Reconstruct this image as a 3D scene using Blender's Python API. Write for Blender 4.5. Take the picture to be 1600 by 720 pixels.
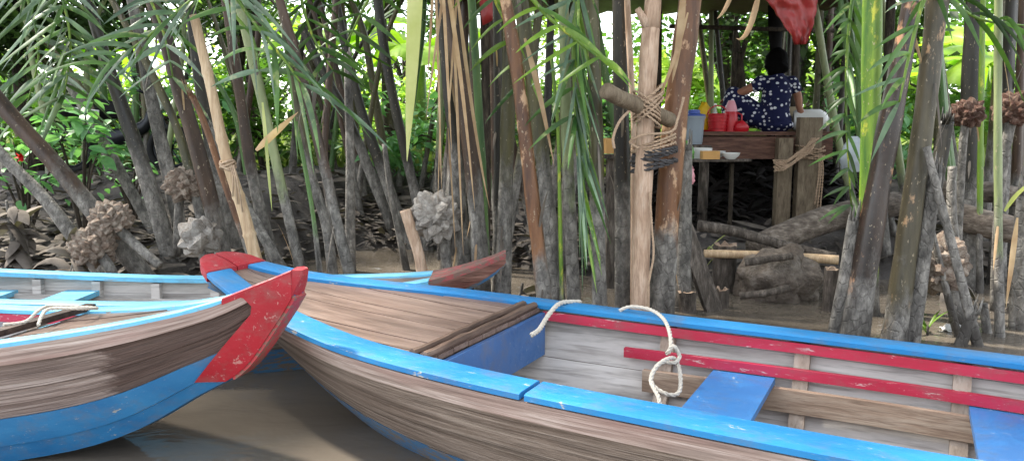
import bpy, bmesh, math, random
from mathutils import Vector, Matrix, noise
random.seed(11)
R = random.random
U = random.uniform
V = Vector
for o in list(bpy.data.objects): bpy.data.objects.remove(o)
SC = bpy.context.scene
COL = SC.collection
# ------------------------------------------------------------------ camera, sky, sun, exposure
FPX, CAMH = 1200.0, 1.3
PITCH = math.atan(160/1200)
cam = bpy.data.cameras.new('camera'); cam.lens = 36*FPX/1600; cam.sensor_width = 36; cam.clip_end = 2000; cam.clip_start = .05
camo = bpy.data.objects.new('camera', cam); COL.objects.link(camo)
camo.location = (0, 0, CAMH); camo.rotation_euler = (math.pi/2-PITCH, 0, 0); SC.camera = camo
SUN_EL, SUN_AZ = math.radians(54), math.radians(-66)      # azimuth from +Y: high on the left, a little beyond the thicket
w = bpy.data.worlds.new('World'); SC.world = w; w.use_nodes = True
nt = w.node_tree; bg = nt.nodes['Background']
sky = nt.nodes.new('ShaderNodeTexSky'); sky.sky_type = 'NISHITA'; sky.sun_disc = False
sky.sun_elevation = SUN_EL; sky.sun_rotation = SUN_AZ; sky.air_density = 1.0; sky.dust_density = 1.0; sky.ozone_density = 1.0
hz = nt.nodes.new('ShaderNodeHueSaturation'); hz.inputs['Saturation'].default_value = .3      # milky tropical sky
nt.links.new(sky.outputs[0], hz.inputs['Color']); nt.links.new(hz.outputs[0], bg.inputs[0]); bg.inputs[1].default_value = .15
sl = bpy.data.lights.new('sun', 'SUN'); sl.energy = 2.4; sl.angle = math.radians(4); sl.color = (1, .93, .82)
so = bpy.data.objects.new('sun', sl); COL.objects.link(so)
sdir = V((math.sin(SUN_AZ)*math.cos(SUN_EL), math.cos(SUN_AZ)*math.cos(SUN_EL), math.sin(SUN_EL)))
so.rotation_euler = sdir.to_track_quat('Z', 'Y').to_euler()
SC.view_settings.view_transform = 'Standard'; SC.view_settings.look = 'None'
SC.view_settings.exposure = 2.2; SC.view_settings.gamma = 1; SC.view_settings.use_curve_mapping = False

# ------------------------------------------------------------------ helpers
def at(x, y, d):                       # a point of the photograph at world depth d (metres in front of the camera)
    u = (x-800)/FPX; v = (360-y)/FPX
    dy = math.cos(PITCH)+v*math.sin(PITCH); dz = -math.sin(PITCH)+v*math.cos(PITCH); t = d/dy
    return V((u*t, d, CAMH+dz*t))
def atz(x, y, z):
    u = (x-800)/FPX; v = (360-y)/FPX
    dy = math.cos(PITCH)+v*math.sin(PITCH); dz = -math.sin(PITCH)+v*math.cos(PITCH); t = (z-CAMH)/dz
    return V((u*t, dy*t, z))
def S(r, g, b):
    f = lambda c: (c/255/12.92) if c <= 10 else ((c/255+.055)/1.055)**2.4
    return (f(r), f(g), f(b), 1)
def lerp(a, b, t): return a+(b-a)*t
def sstep(a, b, x):
    t = min(1, max(0, (x-a)/(b-a))); return t*t*(3-2*t)
def curve(keys):
    ks = sorted(keys)
    def f(s):
        if s <= ks[0][0]: return ks[0][1]
        if s >= ks[-1][0]: return ks[-1][1]
        for i in range(len(ks)-1):
            if s <= ks[i+1][0]:
                x0, y0 = ks[i]; x1, y1 = ks[i+1]; h = x1-x0
                m0 = (y1-ks[i-1][1])/(x1-ks[i-1][0]) if i > 0 else (y1-y0)/h
                m1 = (ks[i+2][1]-y0)/(ks[i+2][0]-x0) if i < len(ks)-2 else (y1-y0)/h
                t = (s-x0)/h
                return (2*t**3-3*t*t+1)*y0+(t**3-2*t*t+t)*h*m0+(3*t*t-2*t**3)*y1+(t**3-t*t)*h*m1
    return f
def tag(o, label=None, cat=None, group=None, kind=None):
    if label: o['label'] = label
    if cat: o['category'] = cat
    if group: o['group'] = group
    if kind: o['kind'] = kind
    return o
WO = {}
def empty(name, loc=(0, 0, 0), rz=0):
    o = bpy.data.objects.new(name, None); COL.objects.link(o); o.location = loc; o.rotation_euler = (0, 0, rz)
    o.empty_display_size = .1; WO[o] = V(loc) if rz == 0 else V((0, 0, 0))
    return o
def link(name, me, parent=None, loc=(0, 0, 0)):
    o = bpy.data.objects.new(name, me); COL.objects.link(o); o.location = loc
    if parent: o.parent = parent
    return o
class MB:
    def __init__(s): s.v = []; s.f = []; s.m = []
    def add(s, vs, fs, m=0):
        n = len(s.v); s.v += [V(p) for p in vs]
        for f in fs: s.f.append(tuple(i+n for i in f)); s.m.append(m)
        return s
    def box(s, c, sx, sy, sz, rot=None, m=0, bev=0):
        c = V(c); hx, hy, hz = sx/2, sy/2, sz/2
        vs = [V((x, y, z)) for x in (-hx, hx) for y in (-hy, hy) for z in (-hz, hz)]
        if rot is not None: vs = [rot @ p for p in vs]
        return s.add([p+c for p in vs], [(0, 1, 3, 2), (4, 6, 7, 5), (0, 4, 5, 1), (2, 3, 7, 6), (0, 2, 6, 4), (1, 5, 7, 3)], m)
    def tube(s, pts, rad, n=8, m=0, cap=True, wob=0, flat=1, groove=0, g0=0):
        pts = [V(p) for p in pts]; k = len(pts)
        if not hasattr(rad, '__len__'): rad = [rad]*k
        T = [(pts[min(i+1, k-1)]-pts[max(i-1, 0)]).normalized() for i in range(k)]
        a = V((0, 1, 0)) if abs(T[0].y) < .8 else V((1, 0, 0))
        nx = (a-T[0]*a.dot(T[0])).normalized(); vs = []
        for i in range(k):
            nx = (nx-T[i]*nx.dot(T[i])).normalized(); ny = T[i].cross(nx)
            for j in range(n):
                an = 2*math.pi*j/n; r = rad[i]*(1+(U(-wob, wob) if wob else 0))
                if groove: r *= 1-groove*math.exp(-((math.cos(an-g0)-1)/.22)**2)+.07*math.cos(3*an+g0)
                vs.append(pts[i]+nx*math.cos(an)*r*flat+ny*math.sin(an)*r)
        fs = [(i*n+j, i*n+(j+1) % n, (i+1)*n+(j+1) % n, (i+1)*n+j) for i in range(k-1) for j in range(n)]
        if cap: fs += [tuple(range(n-1, -1, -1)), tuple((k-1)*n+j for j in range(n))]
        return s.add(vs, fs, m)
    def lathe(s, prof, c, n=20, m=0, axis=None):
        c = V(c); vs = []; rot = V((0, 0, 1)).rotation_difference(V(axis)).to_matrix() if axis is not None else None
        for r, z in prof:
            for j in range(n):
                p = V((r*math.cos(2*math.pi*j/n), r*math.sin(2*math.pi*j/n), z))
                vs.append((rot @ p if rot else p)+c)
        k = len(prof)
        return s.add(vs, [(i*n+j, i*n+(j+1) % n, (i+1)*n+(j+1) % n, (i+1)*n+j) for i in range(k-1) for j in range(n)], m)
    def ball(s, c, r, nu=10, nv=7, m=0, rough=0):
        c = V(c); r = V(r) if hasattr(r, '__len__') else V((r, r, r)); vs = []
        for i in range(nv+1):
            th = math.pi*i/nv
            for j in range(nu):
                ph = 2*math.pi*j/nu; d = V((math.sin(th)*math.cos(ph), math.sin(th)*math.sin(ph), math.cos(th)))
                q = 1+rough*noise.noise(d*2.3+c*7) if rough else 1
                vs.append(c+V((d.x*r.x, d.y*r.y, d.z*r.z))*q)
        return s.add(vs, [(i*nu+j, (i+1)*nu+j, (i+1)*nu+(j+1) % nu, i*nu+(j+1) % nu) for i in range(nv) for j in range(nu)], m)
    def grid(s, rows, m=0):
        k = len(rows); n = len(rows[0]); vs = [p for r in rows for p in r]
        return s.add(vs, [(i*n+j, i*n+j+1, (i+1)*n+j+1, (i+1)*n+j) for i in range(k-1) for j in range(n-1)], m)
    def shell(s, rows, rows2, m=0, m2=None):      # two matching grids closed along their edges
        k = len(rows); n = len(rows[0]); m2 = m if m2 is None else m2
        b = len(s.v); s.v += [V(p) for r in rows for p in r]; b2 = len(s.v); s.v += [V(p) for r in rows2 for p in r]
        A = lambda i, j: b+i*n+j
        B = lambda i, j: b2+i*n+j
        for i in range(k-1):
            for j in range(n-1):
                s.f.append((A(i, j), A(i, j+1), A(i+1, j+1), A(i+1, j))); s.m.append(m)
                s.f.append((B(i, j), B(i+1, j), B(i+1, j+1), B(i, j+1))); s.m.append(m2)
        for i in range(k-1):
            for j in (0, n-1): s.f.append((A(i, j), A(i+1, j), B(i+1, j), B(i, j))); s.m.append(m)
        for j in range(n-1):
            for i in (0, k-1): s.f.append((A(i, j), A(i, j+1), B(i, j+1), B(i, j))); s.m.append(m)
        return s
    def blade(s, p, d, L, wd, droop=.5, seg=4, up=None, m=0, fold=.3, w0=.5, twist=0):
        p = V(p); d = V(d).normalized(); up = V(up) if up is not None else V((0, 0, 1))
        side = d.cross(up)
        if side.length < .05: side = d.cross(V((1, .3, 0)))
        side.normalize()
        if twist: side = Matrix.Rotation(twist, 3, d) @ side
        vs = []; st = L/seg
        for i in range(seg+1):
            t = i/seg; ww = wd*(w0+(1-w0)*min(1, t*4))*(1 if t < .45 else max(.02, 1-((t-.45)/.55)**1.6))
            nn = side.cross(d).normalized()
            vs += [p-side*ww/2-nn*ww*fold, p, p+side*ww/2-nn*ww*fold]
            p = p+d*st; d = (d+V((0, 0, -droop/seg))).normalized()
            side = (side-d*side.dot(d)).normalized()
        fs = []
        for i in range(seg):
            a = i*3; fs += [(a, a+1, a+4, a+3), (a+1, a+2, a+5, a+4)]
        return s.add(vs, fs, m)
    def mesh(s, name, mats, off=(0, 0, 0), smooth=True):
        me = bpy.data.meshes.new(name); off = V(off)
        me.from_pydata([tuple(p-off) for p in s.v], [], s.f)
        for mm in (mats if isinstance(mats, (list, tuple)) else [mats]): me.materials.append(mm)
        me.polygons.foreach_set('material_index', s.m)
        if smooth: me.polygons.foreach_set('use_smooth', [True]*len(s.f))
        me.update(); return me
    def build(s, name, mats, parent=None, origin=None, smooth=True, sharp=None):
        po = WO.get(parent, V((0, 0, 0))) if parent else V((0, 0, 0))
        og = V(origin) if origin is not None else po
        me = s.mesh(name, mats, og, smooth)
        if sharp: me.set_sharp_from_angle(angle=math.radians(sharp))
        o = link(name, me, parent, og-po); WO[o] = og
        return o
def rope_mb(mb, pts, r, n=5, pitch=None, m=0, strands=3):
    # smooth path, then three twisted strands
    P = [V(p) for p in pts]; Q = []
    for i in range(len(P)-1):
        a, b, c, d = P[max(i-1, 0)], P[i], P[i+1], P[min(i+2, len(P)-1)]
        k = max(2, int((c-b).length/(r*1.3)))
        for j in range(k):
            t = j/k
            Q.append(.5*((2*b)+(c-a)*t+(2*a-5*b+4*c-d)*t*t+(3*b-3*c+d-a)*t**3))
    Q.append(P[-1])
    pitch = pitch or r*7; L = 0; k = len(Q)
    T = [(Q[min(i+1, k-1)]-Q[max(i-1, 0)]).normalized() for i in range(k)]
    a = V((0, .3, 1)); nx = a.cross(T[0]).normalized(); fr = []
    for i in range(k):
        nx = (nx-T[i]*nx.dot(T[i])).normalized(); fr.append((nx.copy(), T[i].cross(nx)))
    for sidx in range(strands):
        L = 0; pp = []
        for i in range(k):
            if i: L += (Q[i]-Q[i-1]).length
            an = 2*math.pi*(L/pitch+sidx/strands)
            pp.append(Q[i]+(fr[i][0]*math.cos(an)+fr[i][1]*math.sin(an))*r*.5)
        mb.tube(pp, r*.58, n, m)
    return mb

# ------------------------------------------------------------------ materials
def newmat(name):
    m = bpy.data.materials.new(name); m.use_nodes = True; nt = m.node_tree
    return m, nt, nt.nodes['Principled BSDF']
def N(nt, t, **kw):
    n = nt.nodes.new('ShaderNode'+t)
    for k, v in kw.items():
        if k.startswith('i_'):
            key = k[2:]; key = int(key) if key.isdigit() else key
            n.inputs[key].default_value = v
        else: setattr(n, k, v)
    return n
def coords(nt, world=False, stretch=(1, 1, 1), jit=True):
    if world == 'grain': out = N(nt, 'Attribute', attribute_name='grain').outputs['Vector']      # runs along the plank
    elif world: out = N(nt, 'NewGeometry').outputs['Position']
    else: out = N(nt, 'TexCoord').outputs['Object']
    mp = N(nt, 'Mapping'); mp.inputs['Scale'].default_value = stretch
    nt.links.new(out, mp.inputs[0])
    if jit:
        oi = N(nt, 'ObjectInfo'); ml = N(nt, 'Math', operation='MULTIPLY', i_1=37.0); nt.links.new(oi.outputs['Random'], ml.inputs[0])
        nt.links.new(ml.outputs[0], mp.inputs['Location'])
    return mp.outputs[0]
def nz(nt, co, scale, detail=6, rough=.6, dist=0):
    n = N(nt, 'TexNoise'); n.inputs['Scale'].default_value = scale; n.inputs['Detail'].default_value = detail
    n.inputs['Roughness'].default_value = rough; n.inputs['Distortion'].default_value = dist
    nt.links.new(co, n.inputs['Vector']); return n.outputs['Fac']
def ramp(nt, fac, stops, interp='LINEAR'):
    r = N(nt, 'ValToRGB'); r.color_ramp.interpolation = interp; e = r.color_ramp.elements
    while len(e) < len(stops): e.new(.5)
    for i, (p, c) in enumerate(stops): e[i].position = p; e[i].color = c if hasattr(c, '__len__') else (c, c, c, 1)
    nt.links.new(fac, r.inputs[0]); return r.outputs[0]
def mix(nt, fac, a, b, mode='MIX'):
    n = N(nt, 'Mix', data_type='RGBA', blend_type=mode)
    for k, x in ((0, fac), (6, a), (7, b)):
        if hasattr(x, 'is_linked'): nt.links.new(x, n.inputs[k])
        else: n.inputs[k].default_value = x
    return n.outputs[2]
def bump(nt, bsdf, h, strength=.4, dist=.02):
    b = N(nt, 'Bump'); b.inputs['Strength'].default_value = strength; b.inputs['Distance'].default_value = dist
    nt.links.new(h, b.inputs['Height']); nt.links.new(b.outputs[0], bsdf.inputs['Normal']); return b
def m_wood(name, dark, mid, light, stretch=(1, 12, 12), scale=3, rough=.75, bs=.5, stain=None, world=False, bd=.006, zone=None):
    m, nt, b = newmat(name); co = coords(nt, world, stretch)
    g = nz(nt, co, scale, 5, .6, .15); c = ramp(nt, g, [(.28, dark), (.5, mid), (.72, light)])
    co2 = coords(nt, world, tuple(x**.5 for x in stretch)); p = nz(nt, co2, scale*.7, 5, .6)
    c = mix(nt, ramp(nt, p, [(.35, 0.0), (.7, .6)]), c, stain or dark)
    fine = nz(nt, coords(nt, world, tuple(x if x > 4 else x*.45 for x in stretch)), scale*4, 3, .6); c = mix(nt, ramp(nt, fine, [(.34, .6), (.48, 0.0)]), c, dark)
    if zone:                              # an old oily stain with a ragged outline
        oc = N(nt, 'TexCoord').outputs['Object']; sx = N(nt, 'SeparateXYZ'); nt.links.new(oc, sx.inputs[0])
        mp = N(nt, 'Mapping'); mp.inputs['Scale'].default_value = (3, 3, 12); nt.links.new(oc, mp.inputs[0]); q = nz(nt, mp.outputs[0], 3, 8, .7)
        a_ = N(nt, 'Math', operation='MULTIPLY_ADD', i_1=.35, i_2=-.17); nt.links.new(q, a_.inputs[0])
        zs = N(nt, 'Math', operation='MULTIPLY_ADD', i_1=zone[1]); nt.links.new(sx.outputs[2], zs.inputs[0]); nt.links.new(sx.outputs[0], zs.inputs[2])
        ad_ = N(nt, 'Math', operation='ADD'); nt.links.new(zs.outputs[0], ad_.inputs[0]); nt.links.new(a_.outputs[0], ad_.inputs[1])
        mr = N(nt, 'MapRange'); mr.inputs[1].default_value = zone[0]+.03; mr.inputs[2].default_value = zone[0]-.03; mr.inputs[4].default_value = .85; nt.links.new(ad_.outputs[0], mr.inputs[0])
        c = mix(nt, mr.outputs[0], c, mix(nt, ramp(nt, fine, [(.35, 0.0), (.65, 1.0)]), S(52, 39, 34), S(92, 72, 64)))
    nt.links.new(c, b.inputs['Base Color']); b.inputs['Roughness'].default_value = rough
    b.inputs['Specular IOR Level'].default_value = .3
    ad = N(nt, 'Math', operation='ADD'); nt.links.new(g, ad.inputs[0]); nt.links.new(fine, ad.inputs[1])
    bump(nt, b, ad.outputs[0], bs, bd); return m
def m_paint(name, col, col2, under, chip=.62, rough=.45, stretch=(1, 5, 5), scale=4, bs=.3):
    m, nt, b = newmat(name); co = coords(nt, False, stretch)
    v = nz(nt, co, scale*.4, 5, .6); c = mix(nt, ramp(nt, v, [(.3, 0.0), (.7, 1.0)]), col, col2)
    n2 = nz(nt, co, scale*2.2, 9, .72, .4); msk = ramp(nt, n2, [(chip, 0.0), (chip+.035, 1.0)])
    c = mix(nt, msk, c, under)
    fine = nz(nt, coords(nt, False, (stretch[0]*2, stretch[1]*6, stretch[2]*6)), 6, 4, .7)
    c = mix(nt, ramp(nt, fine, [(.62, 0.0), (.78, .35)]), c, (.6, .6, .6, 1))
    gr = nz(nt, coords(nt, False, (2, 3, 3)), 3.5, 7, .7); c = mix(nt, ramp(nt, gr, [(.5, 0.0), (.75, .5)]), c, S(104, 96, 88))
    nt.links.new(c, b.inputs['Base Color'])
    rr = ramp(nt, n2, [(chip-.15, rough), (chip+.04, .8)]); nt.links.new(rr, b.inputs['Roughness'])
    sb = N(nt, 'Math', operation='MULTIPLY_ADD', i_1=.35); nt.links.new(fine, sb.inputs[0])
    iv = N(nt, 'Math', operation='SUBTRACT', i_0=1.0); nt.links.new(msk, iv.inputs[1]); nt.links.new(iv.outputs[0], sb.inputs[2])
    bump(nt, b, sb.outputs[0], bs, .003); return m
def m_stem(name, up1, up2, patch, mudz=.95, patch_at=.66, rough=.5):
    # palm stalk: waxy skin above, dried tidal mud below a ragged line
    m, nt, b = newmat(name); co = coords(nt, True, (5, 5, .7)); cf = coords(nt, True, (1, 1, .5))
    n1 = nz(nt, co, 2.5, 7, .65); c = ramp(nt, n1, [(.3, up1), (.68, up2)])
    n2 = nz(nt, cf, 9, 6, .65); c = mix(nt, ramp(nt, n2, [(patch_at, 0.0), (patch_at+.06, .85)]), c, patch)
    sp = nz(nt, cf, 60, 2, .5); c = mix(nt, ramp(nt, sp, [(.66, 0.0), (.72, .6)]), c, S(165, 150, 125))
    mn = nz(nt, cf, 22, 8, .7); mud = ramp(nt, mn, [(.26, S(52, 50, 47)), (.47, S(108, 104, 98)), (.7, S(162, 157, 148))])
    mb_ = nz(nt, coords(nt, True, (1, 1, .6)), 5, 5, .6); mud = mix(nt, ramp(nt, mb_, [(.46, 0.0), (.68, .6)]), mud, S(44, 42, 38))
    gp = N(nt, 'NewGeometry'); sx = N(nt, 'SeparateXYZ'); nt.links.new(gp.outputs['Position'], sx.inputs[0])
    oi = N(nt, 'ObjectInfo'); a = N(nt, 'Math', operation='MULTIPLY_ADD', i_1=.4, i_2=-.2); nt.links.new(oi.outputs['Random'], a.inputs[0])
    z1 = N(nt, 'Math', operation='ADD'); nt.links.new(sx.outputs[2], z1.inputs[0]); nt.links.new(a.outputs[0], z1.inputs[1])
    n3 = nz(nt, coords(nt, True, (1, 1, .45)), 7, 6, .62); a2 = N(nt, 'Math', operation='MULTIPLY_ADD', i_1=-1.1, i_2=.55); nt.links.new(n3, a2.inputs[0])
    z2 = N(nt, 'Math', operation='ADD'); nt.links.new(z1.outputs[0], z2.inputs[0]); nt.links.new(a2.outputs[0], z2.inputs[1])
    mk = N(nt, 'MapRange'); mk.inputs[1].default_value = mudz+.12; mk.inputs[2].default_value = mudz-.12; nt.links.new(z2.outputs[0], mk.inputs[0])
    wet = N(nt, 'MapRange'); wet.inputs[1].default_value = .2; wet.inputs[2].default_value = .02; wet.inputs[4].default_value = .75; nt.links.new(z2.outputs[0], wet.inputs[0])
    c = mix(nt, mk.outputs[0], c, mud); c = mix(nt, wet.outputs[0], c, S(48, 43, 38))
    nt.links.new(c, b.inputs['Base Color'])
    rg = N(nt, 'MapRange'); rg.inputs[3].default_value = rough; rg.inputs[4].default_value = .85; nt.links.new(mk.outputs[0], rg.inputs[0]); nt.links.new(rg.outputs[0], b.inputs['Roughness'])
    vo = N(nt, 'TexVoronoi', feature='DISTANCE_TO_EDGE'); vo.inputs['Scale'].default_value = 22; nt.links.new(coords(nt, True, (1, 1, .6)), vo.inputs['Vector'])
    cr = ramp(nt, vo.outputs['Distance'], [(0.0, 0.0), (.08, 1.0)]); cm = N(nt, 'Math', operation='MULTIPLY'); nt.links.new(cr, cm.inputs[0]); nt.links.new(mk.outputs[0], cm.inputs[1])
    ad = N(nt, 'Math', operation='MULTIPLY_ADD', i_1=.6); nt.links.new(mn, ad.inputs[0]); nt.links.new(cm.outputs[0], ad.inputs[2])
    bump(nt, b, ad.outputs[0], .6, .01); return m
def m_leaf(name, c1, c2, tr=.35, rough=.45, scale=3, spec=.4, dry=None):
    m, nt, b = newmat(name); co = coords(nt, True, (1, 1, 1), False); n1 = nz(nt, co, scale, 4, .6)
    c = ramp(nt, n1, [(.3, c1), (.7, c2)])
    if dry:
        n2 = nz(nt, co, scale*2.3, 3, .6); c = mix(nt, ramp(nt, n2, [(.6, 0.0), (.72, .8)]), c, dry)
    hs = N(nt, 'HueSaturation'); oi = N(nt, 'ObjectInfo'); a = N(nt, 'Math', operation='MULTIPLY_ADD', i_1=.5, i_2=.75); nt.links.new(oi.outputs['Random'], a.inputs[0])
    nt.links.new(a.outputs[0], hs.inputs['Value']); nt.links.new(c, hs.inputs['Color']); c = hs.outputs[0]
    nt.links.new(c, b.inputs['Base Color']); b.inputs['Roughness'].default_value = rough; b.inputs['Specular IOR Level'].default_value = spec
    t = N(nt, 'BsdfTranslucent'); tc = mix(nt, 1.0, c, (1.0, 1.15, .55, 1), 'MULTIPLY'); nt.links.new(tc, t.inputs[0])
    mx = N(nt, 'MixShader'); mx.inputs[0].default_value = tr; nt.links.new(b.outputs[0], mx.inputs[1]); nt.links.new(t.outputs[0], mx.inputs[2])
    nt.links.new(mx.outputs[0], nt.nodes['Material Output'].inputs[0]); return m
def m_plain(name, col, rough=.5, var=.15, scale=8, spec=.5, bs=.1, metal=0, trans=0):
    m, nt, b = newmat(name); co = coords(nt); n1 = nz(nt, co, scale, 5, .6)
    d = tuple(x*(1-var) for x in col[:3])+(1,); l = tuple(min(1, x*(1+var)) for x in col[:3])+(1,)
    nt.links.new(ramp(nt, n1, [(.3, d), (.7, l)]), b.inputs['Base Color']); b.inputs['Roughness'].default_value = rough
    b.inputs['Specular IOR Level'].default_value = spec; b.inputs['Metallic'].default_value = metal; b.inputs['Transmission Weight'].default_value = trans
    bump(nt, b, n1, bs, .01); return m
M = {}
M['stem_olive'] = m_stem('olive palm stalk', S(44, 42, 24), S(90, 85, 48), S(140, 118, 70))
M['stem_brown'] = m_stem('brown palm stalk', S(38, 28, 22), S(82, 61, 45), S(150, 128, 104), .8)
M['stem_olive2'] = m_stem('grey olive stalk with tan mottling', S(46, 42, 32), S(96, 88, 66), S(176, 142, 106), .35, .6)
M['stem_dark'] = m_stem('dark palm stalk', S(22, 20, 16), S(52, 47, 35), S(92, 82, 62))
M['stem_green'] = m_stem('green palm stalk', S(48, 84, 40), S(92, 122, 62), S(136, 150, 92), .55)
M['stem_pale'] = m_stem('pale green palm stalk', S(94, 108, 70), S(146, 154, 108), S(168, 168, 138), .9)
M['stem_orange'] = m_stem('orange brown palm stalk', S(64, 40, 27), S(132, 90, 56), S(196, 160, 124), .5, .57)
M['stem_grey'] = m_stem('mud grey stalk', S(80, 76, 70), S(128, 122, 114), S(160, 155, 145), 2.0)
M['stem_bright'] = m_stem('bright green stalk', S(52, 92, 26), S(118, 146, 42), S(176, 176, 56), .5, .58)
M['stem_dappled'] = m_stem('dark stalk with peach sun dapples and peeling', S(24, 19, 16), S(62, 46, 36), S(186, 140, 104), .3, .57, .35)  # peach patches paint in sun dapples as well as peeled skin
M['bamboo'] = m_wood('pale bamboo', S(150, 124, 96), S(196, 170, 136), S(218, 198, 168), (14, 14, 1), 2.5, .5, .2, S(158, 128, 98), True)
M['post'] = m_wood('pale peeled post wood', S(140, 114, 94), S(196, 168, 144), S(218, 196, 174), (9, 9, 2), 3, .7, .5, S(142, 112, 88), True, .012)
M['oldwood'] = m_wood('grey driftwood', S(46, 41, 37), S(92, 84, 76), S(140, 130, 120), (9, 9, 2.5), 3, .85, .8, S(62, 55, 48), True, .012)
M['drift'] = m_wood('muddy grey log', S(66, 58, 51), S(120, 109, 98), S(164, 153, 140), (2, 3, 5), 5, .85, .8, S(66, 57, 48), True, .015)
M['hutboard'] = m_wood('red brown hut board', S(58, 40, 33), S(100, 71, 58), S(132, 99, 83), (1.5, 10, 10), 4, .7, .4, S(82, 52, 42), True)
M['hutpost'] = m_wood('pale hut post', S(84, 72, 58), S(128, 114, 94), S(152, 138, 116), (9, 9, 2), 4, .75, .4, S(94, 80, 64), True)
M['nut'] = m_plain('mud dusted palm fruit', S(140, 126, 112), .85, .35, 14, .2, .5)
M['nut_brown'] = m_plain('brown palm fruit', S(92, 62, 50), .6, .35, 14, .4, .4)
M['nut_grey'] = m_plain('grey palm fruit', S(152, 146, 140), .85, .25, 14, .2, .5)
M['dry'] = m_leaf('dry straw leaf', S(150, 118, 88), S(196, 170, 138), .25, .7, 5, .2)
M['drygrey'] = m_leaf('muddy grey dead leaf', S(74, 68, 63), S(134, 125, 115), .08, .85, 4, .15)
M['shadeleaf'] = m_leaf('near black leaf standing in for shade', S(20, 18, 17), S(44, 40, 37), .02, .8, 4, .2)  # near black, to paint in the shade below the hut
M['leaf_near'] = m_leaf('palm leaflet green', S(40, 74, 32), S(98, 134, 66), .35, .4, 4, .45, S(160, 166, 110))
M['leaf_grey'] = m_leaf('blue green palm leaflet', S(58, 84, 66), S(116, 140, 110), .3, .4, 5, .5, S(168, 164, 128))
M['leaf_bright'] = m_leaf('young palm leaflet', S(72, 112, 34), S(134, 164, 66), .42, .4, 5, .45, S(190, 196, 120))
M['leaf_pale'] = m_leaf('pale yellow leaflet', S(140, 150, 84), S(184, 184, 132), .4, .5, 4, .3)
M['leaf_yellow'] = m_leaf('pale yellow leaf', S(186, 192, 112), S(214, 214, 150), .45, .5, 4, .3)
M['leaf_canopy'] = m_leaf('canopy leaflet', S(30, 56, 22), S(78, 108, 44), .35, .4, 2, .4)
M['leaf_shrub'] = m_leaf('shrub leaf', S(74, 128, 76), S(134, 182, 122), .35, .45, 5, .4)
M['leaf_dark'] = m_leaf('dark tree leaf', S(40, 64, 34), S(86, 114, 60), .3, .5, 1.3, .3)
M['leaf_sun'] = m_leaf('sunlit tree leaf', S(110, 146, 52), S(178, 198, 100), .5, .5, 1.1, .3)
M['leaf_under'] = m_leaf('undergrowth leaf', S(84, 104, 52), S(150, 162, 98), .35, .6, 1.6, .3, S(160, 148, 110))
M['leaf_banana'] = m_leaf('banana leaf', S(98, 150, 30), S(176, 206, 72), .5, .4, 2, .4)
M['leaf_mid'] = m_leaf('mid green leaf', S(52, 94, 34), S(112, 150, 62), .4, .5, 1.2, .3)
M['bark'] = m_wood('dark bark', S(34, 29, 24), S(66, 58, 48), S(100, 90, 76), (6, 6, 1.5), 5, .9, .8, None, True, .02)
M['rope_white'] = m_plain('white rope', S(186, 179, 166), .8, .1, 60, .2, .2)
M['rope_tan'] = m_plain('tan fibre rope', S(172, 148, 124), .85, .2, 40, .2, .3)
M['rope_dark'] = m_plain('blackened rope', S(70, 68, 68), .9, .3, 40, .2, .3)
M['skin'] = m_plain('skin', S(148, 104, 82), .55, .08, 12, .3, .05)
M['hair'] = m_plain('black hair', S(5, 4, 4), .85, .3, 60, .1, .3)
M['white'] = m_plain('white glazed', S(214, 214, 210), .25, .04, 6, .5, 0)
M['grey_plastic'] = m_plain('grey plastic', S(128, 138, 146), .4, .05, 6, .5, .02)
M['blue_plastic'] = m_plain('blue plastic', S(26, 62, 140), .4, .1, 6, .5, .02)
M['yellow_plastic'] = m_plain('yellow plastic', S(214, 176, 30), .4, .15, 9, .4, .1)
M['red_plastic'] = m_plain('red plastic', S(176, 22, 34), .35, .1, 9, .5, .02)
M['pink_plastic'] = m_plain('pink plastic', S(206, 140, 150), .35, .1, 9, .5, .02)
M['green_plastic'] = m_plain('green packet', S(86, 152, 52), .35, .35, 30, .5, .02)
M['clear'] = m_plain('clear bottle', S(210, 215, 205), .15, .05, 6, .5, 0, 0, .5)
M['bag'] = m_plain('grey plastic bag', S(150, 158, 162), .35, .2, 5, .5, .4)
M['carton'] = m_plain('brown carton', S(184, 142, 88), .8, .1, 6, .2, .05)
M['beige'] = m_plain('beige box', S(162, 148, 122), .7, .1, 6, .2, .05)
M['black'] = m_plain('black cloth', S(20, 19, 20), .8, .3, 20, .2, .2)
M['tarp'] = m_plain('red tarpaulin', S(140, 38, 36), .38, .25, 6, .5, .3)
M['maroon'] = m_plain('maroon tarpaulin', S(70, 20, 28), .5, .25, 6, .4, .3)
M['metal'] = m_plain('dark engine metal', S(40, 42, 46), .4, .2, 8, .5, .05, .6)
M['tyre'] = m_plain('tyre rubber', S(24, 24, 24), .8, .2, 20, .3, .1)
M['flower'] = m_plain('red petal', S(196, 24, 34), .6, .1, 9, .3, .05)
M['rock'] = m_wood('muddy stone', S(62, 54, 48), S(112, 102, 92), S(158, 150, 140), (1, 1, 1), 7, .85, 1, S(76, 66, 56), True, .04)
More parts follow.
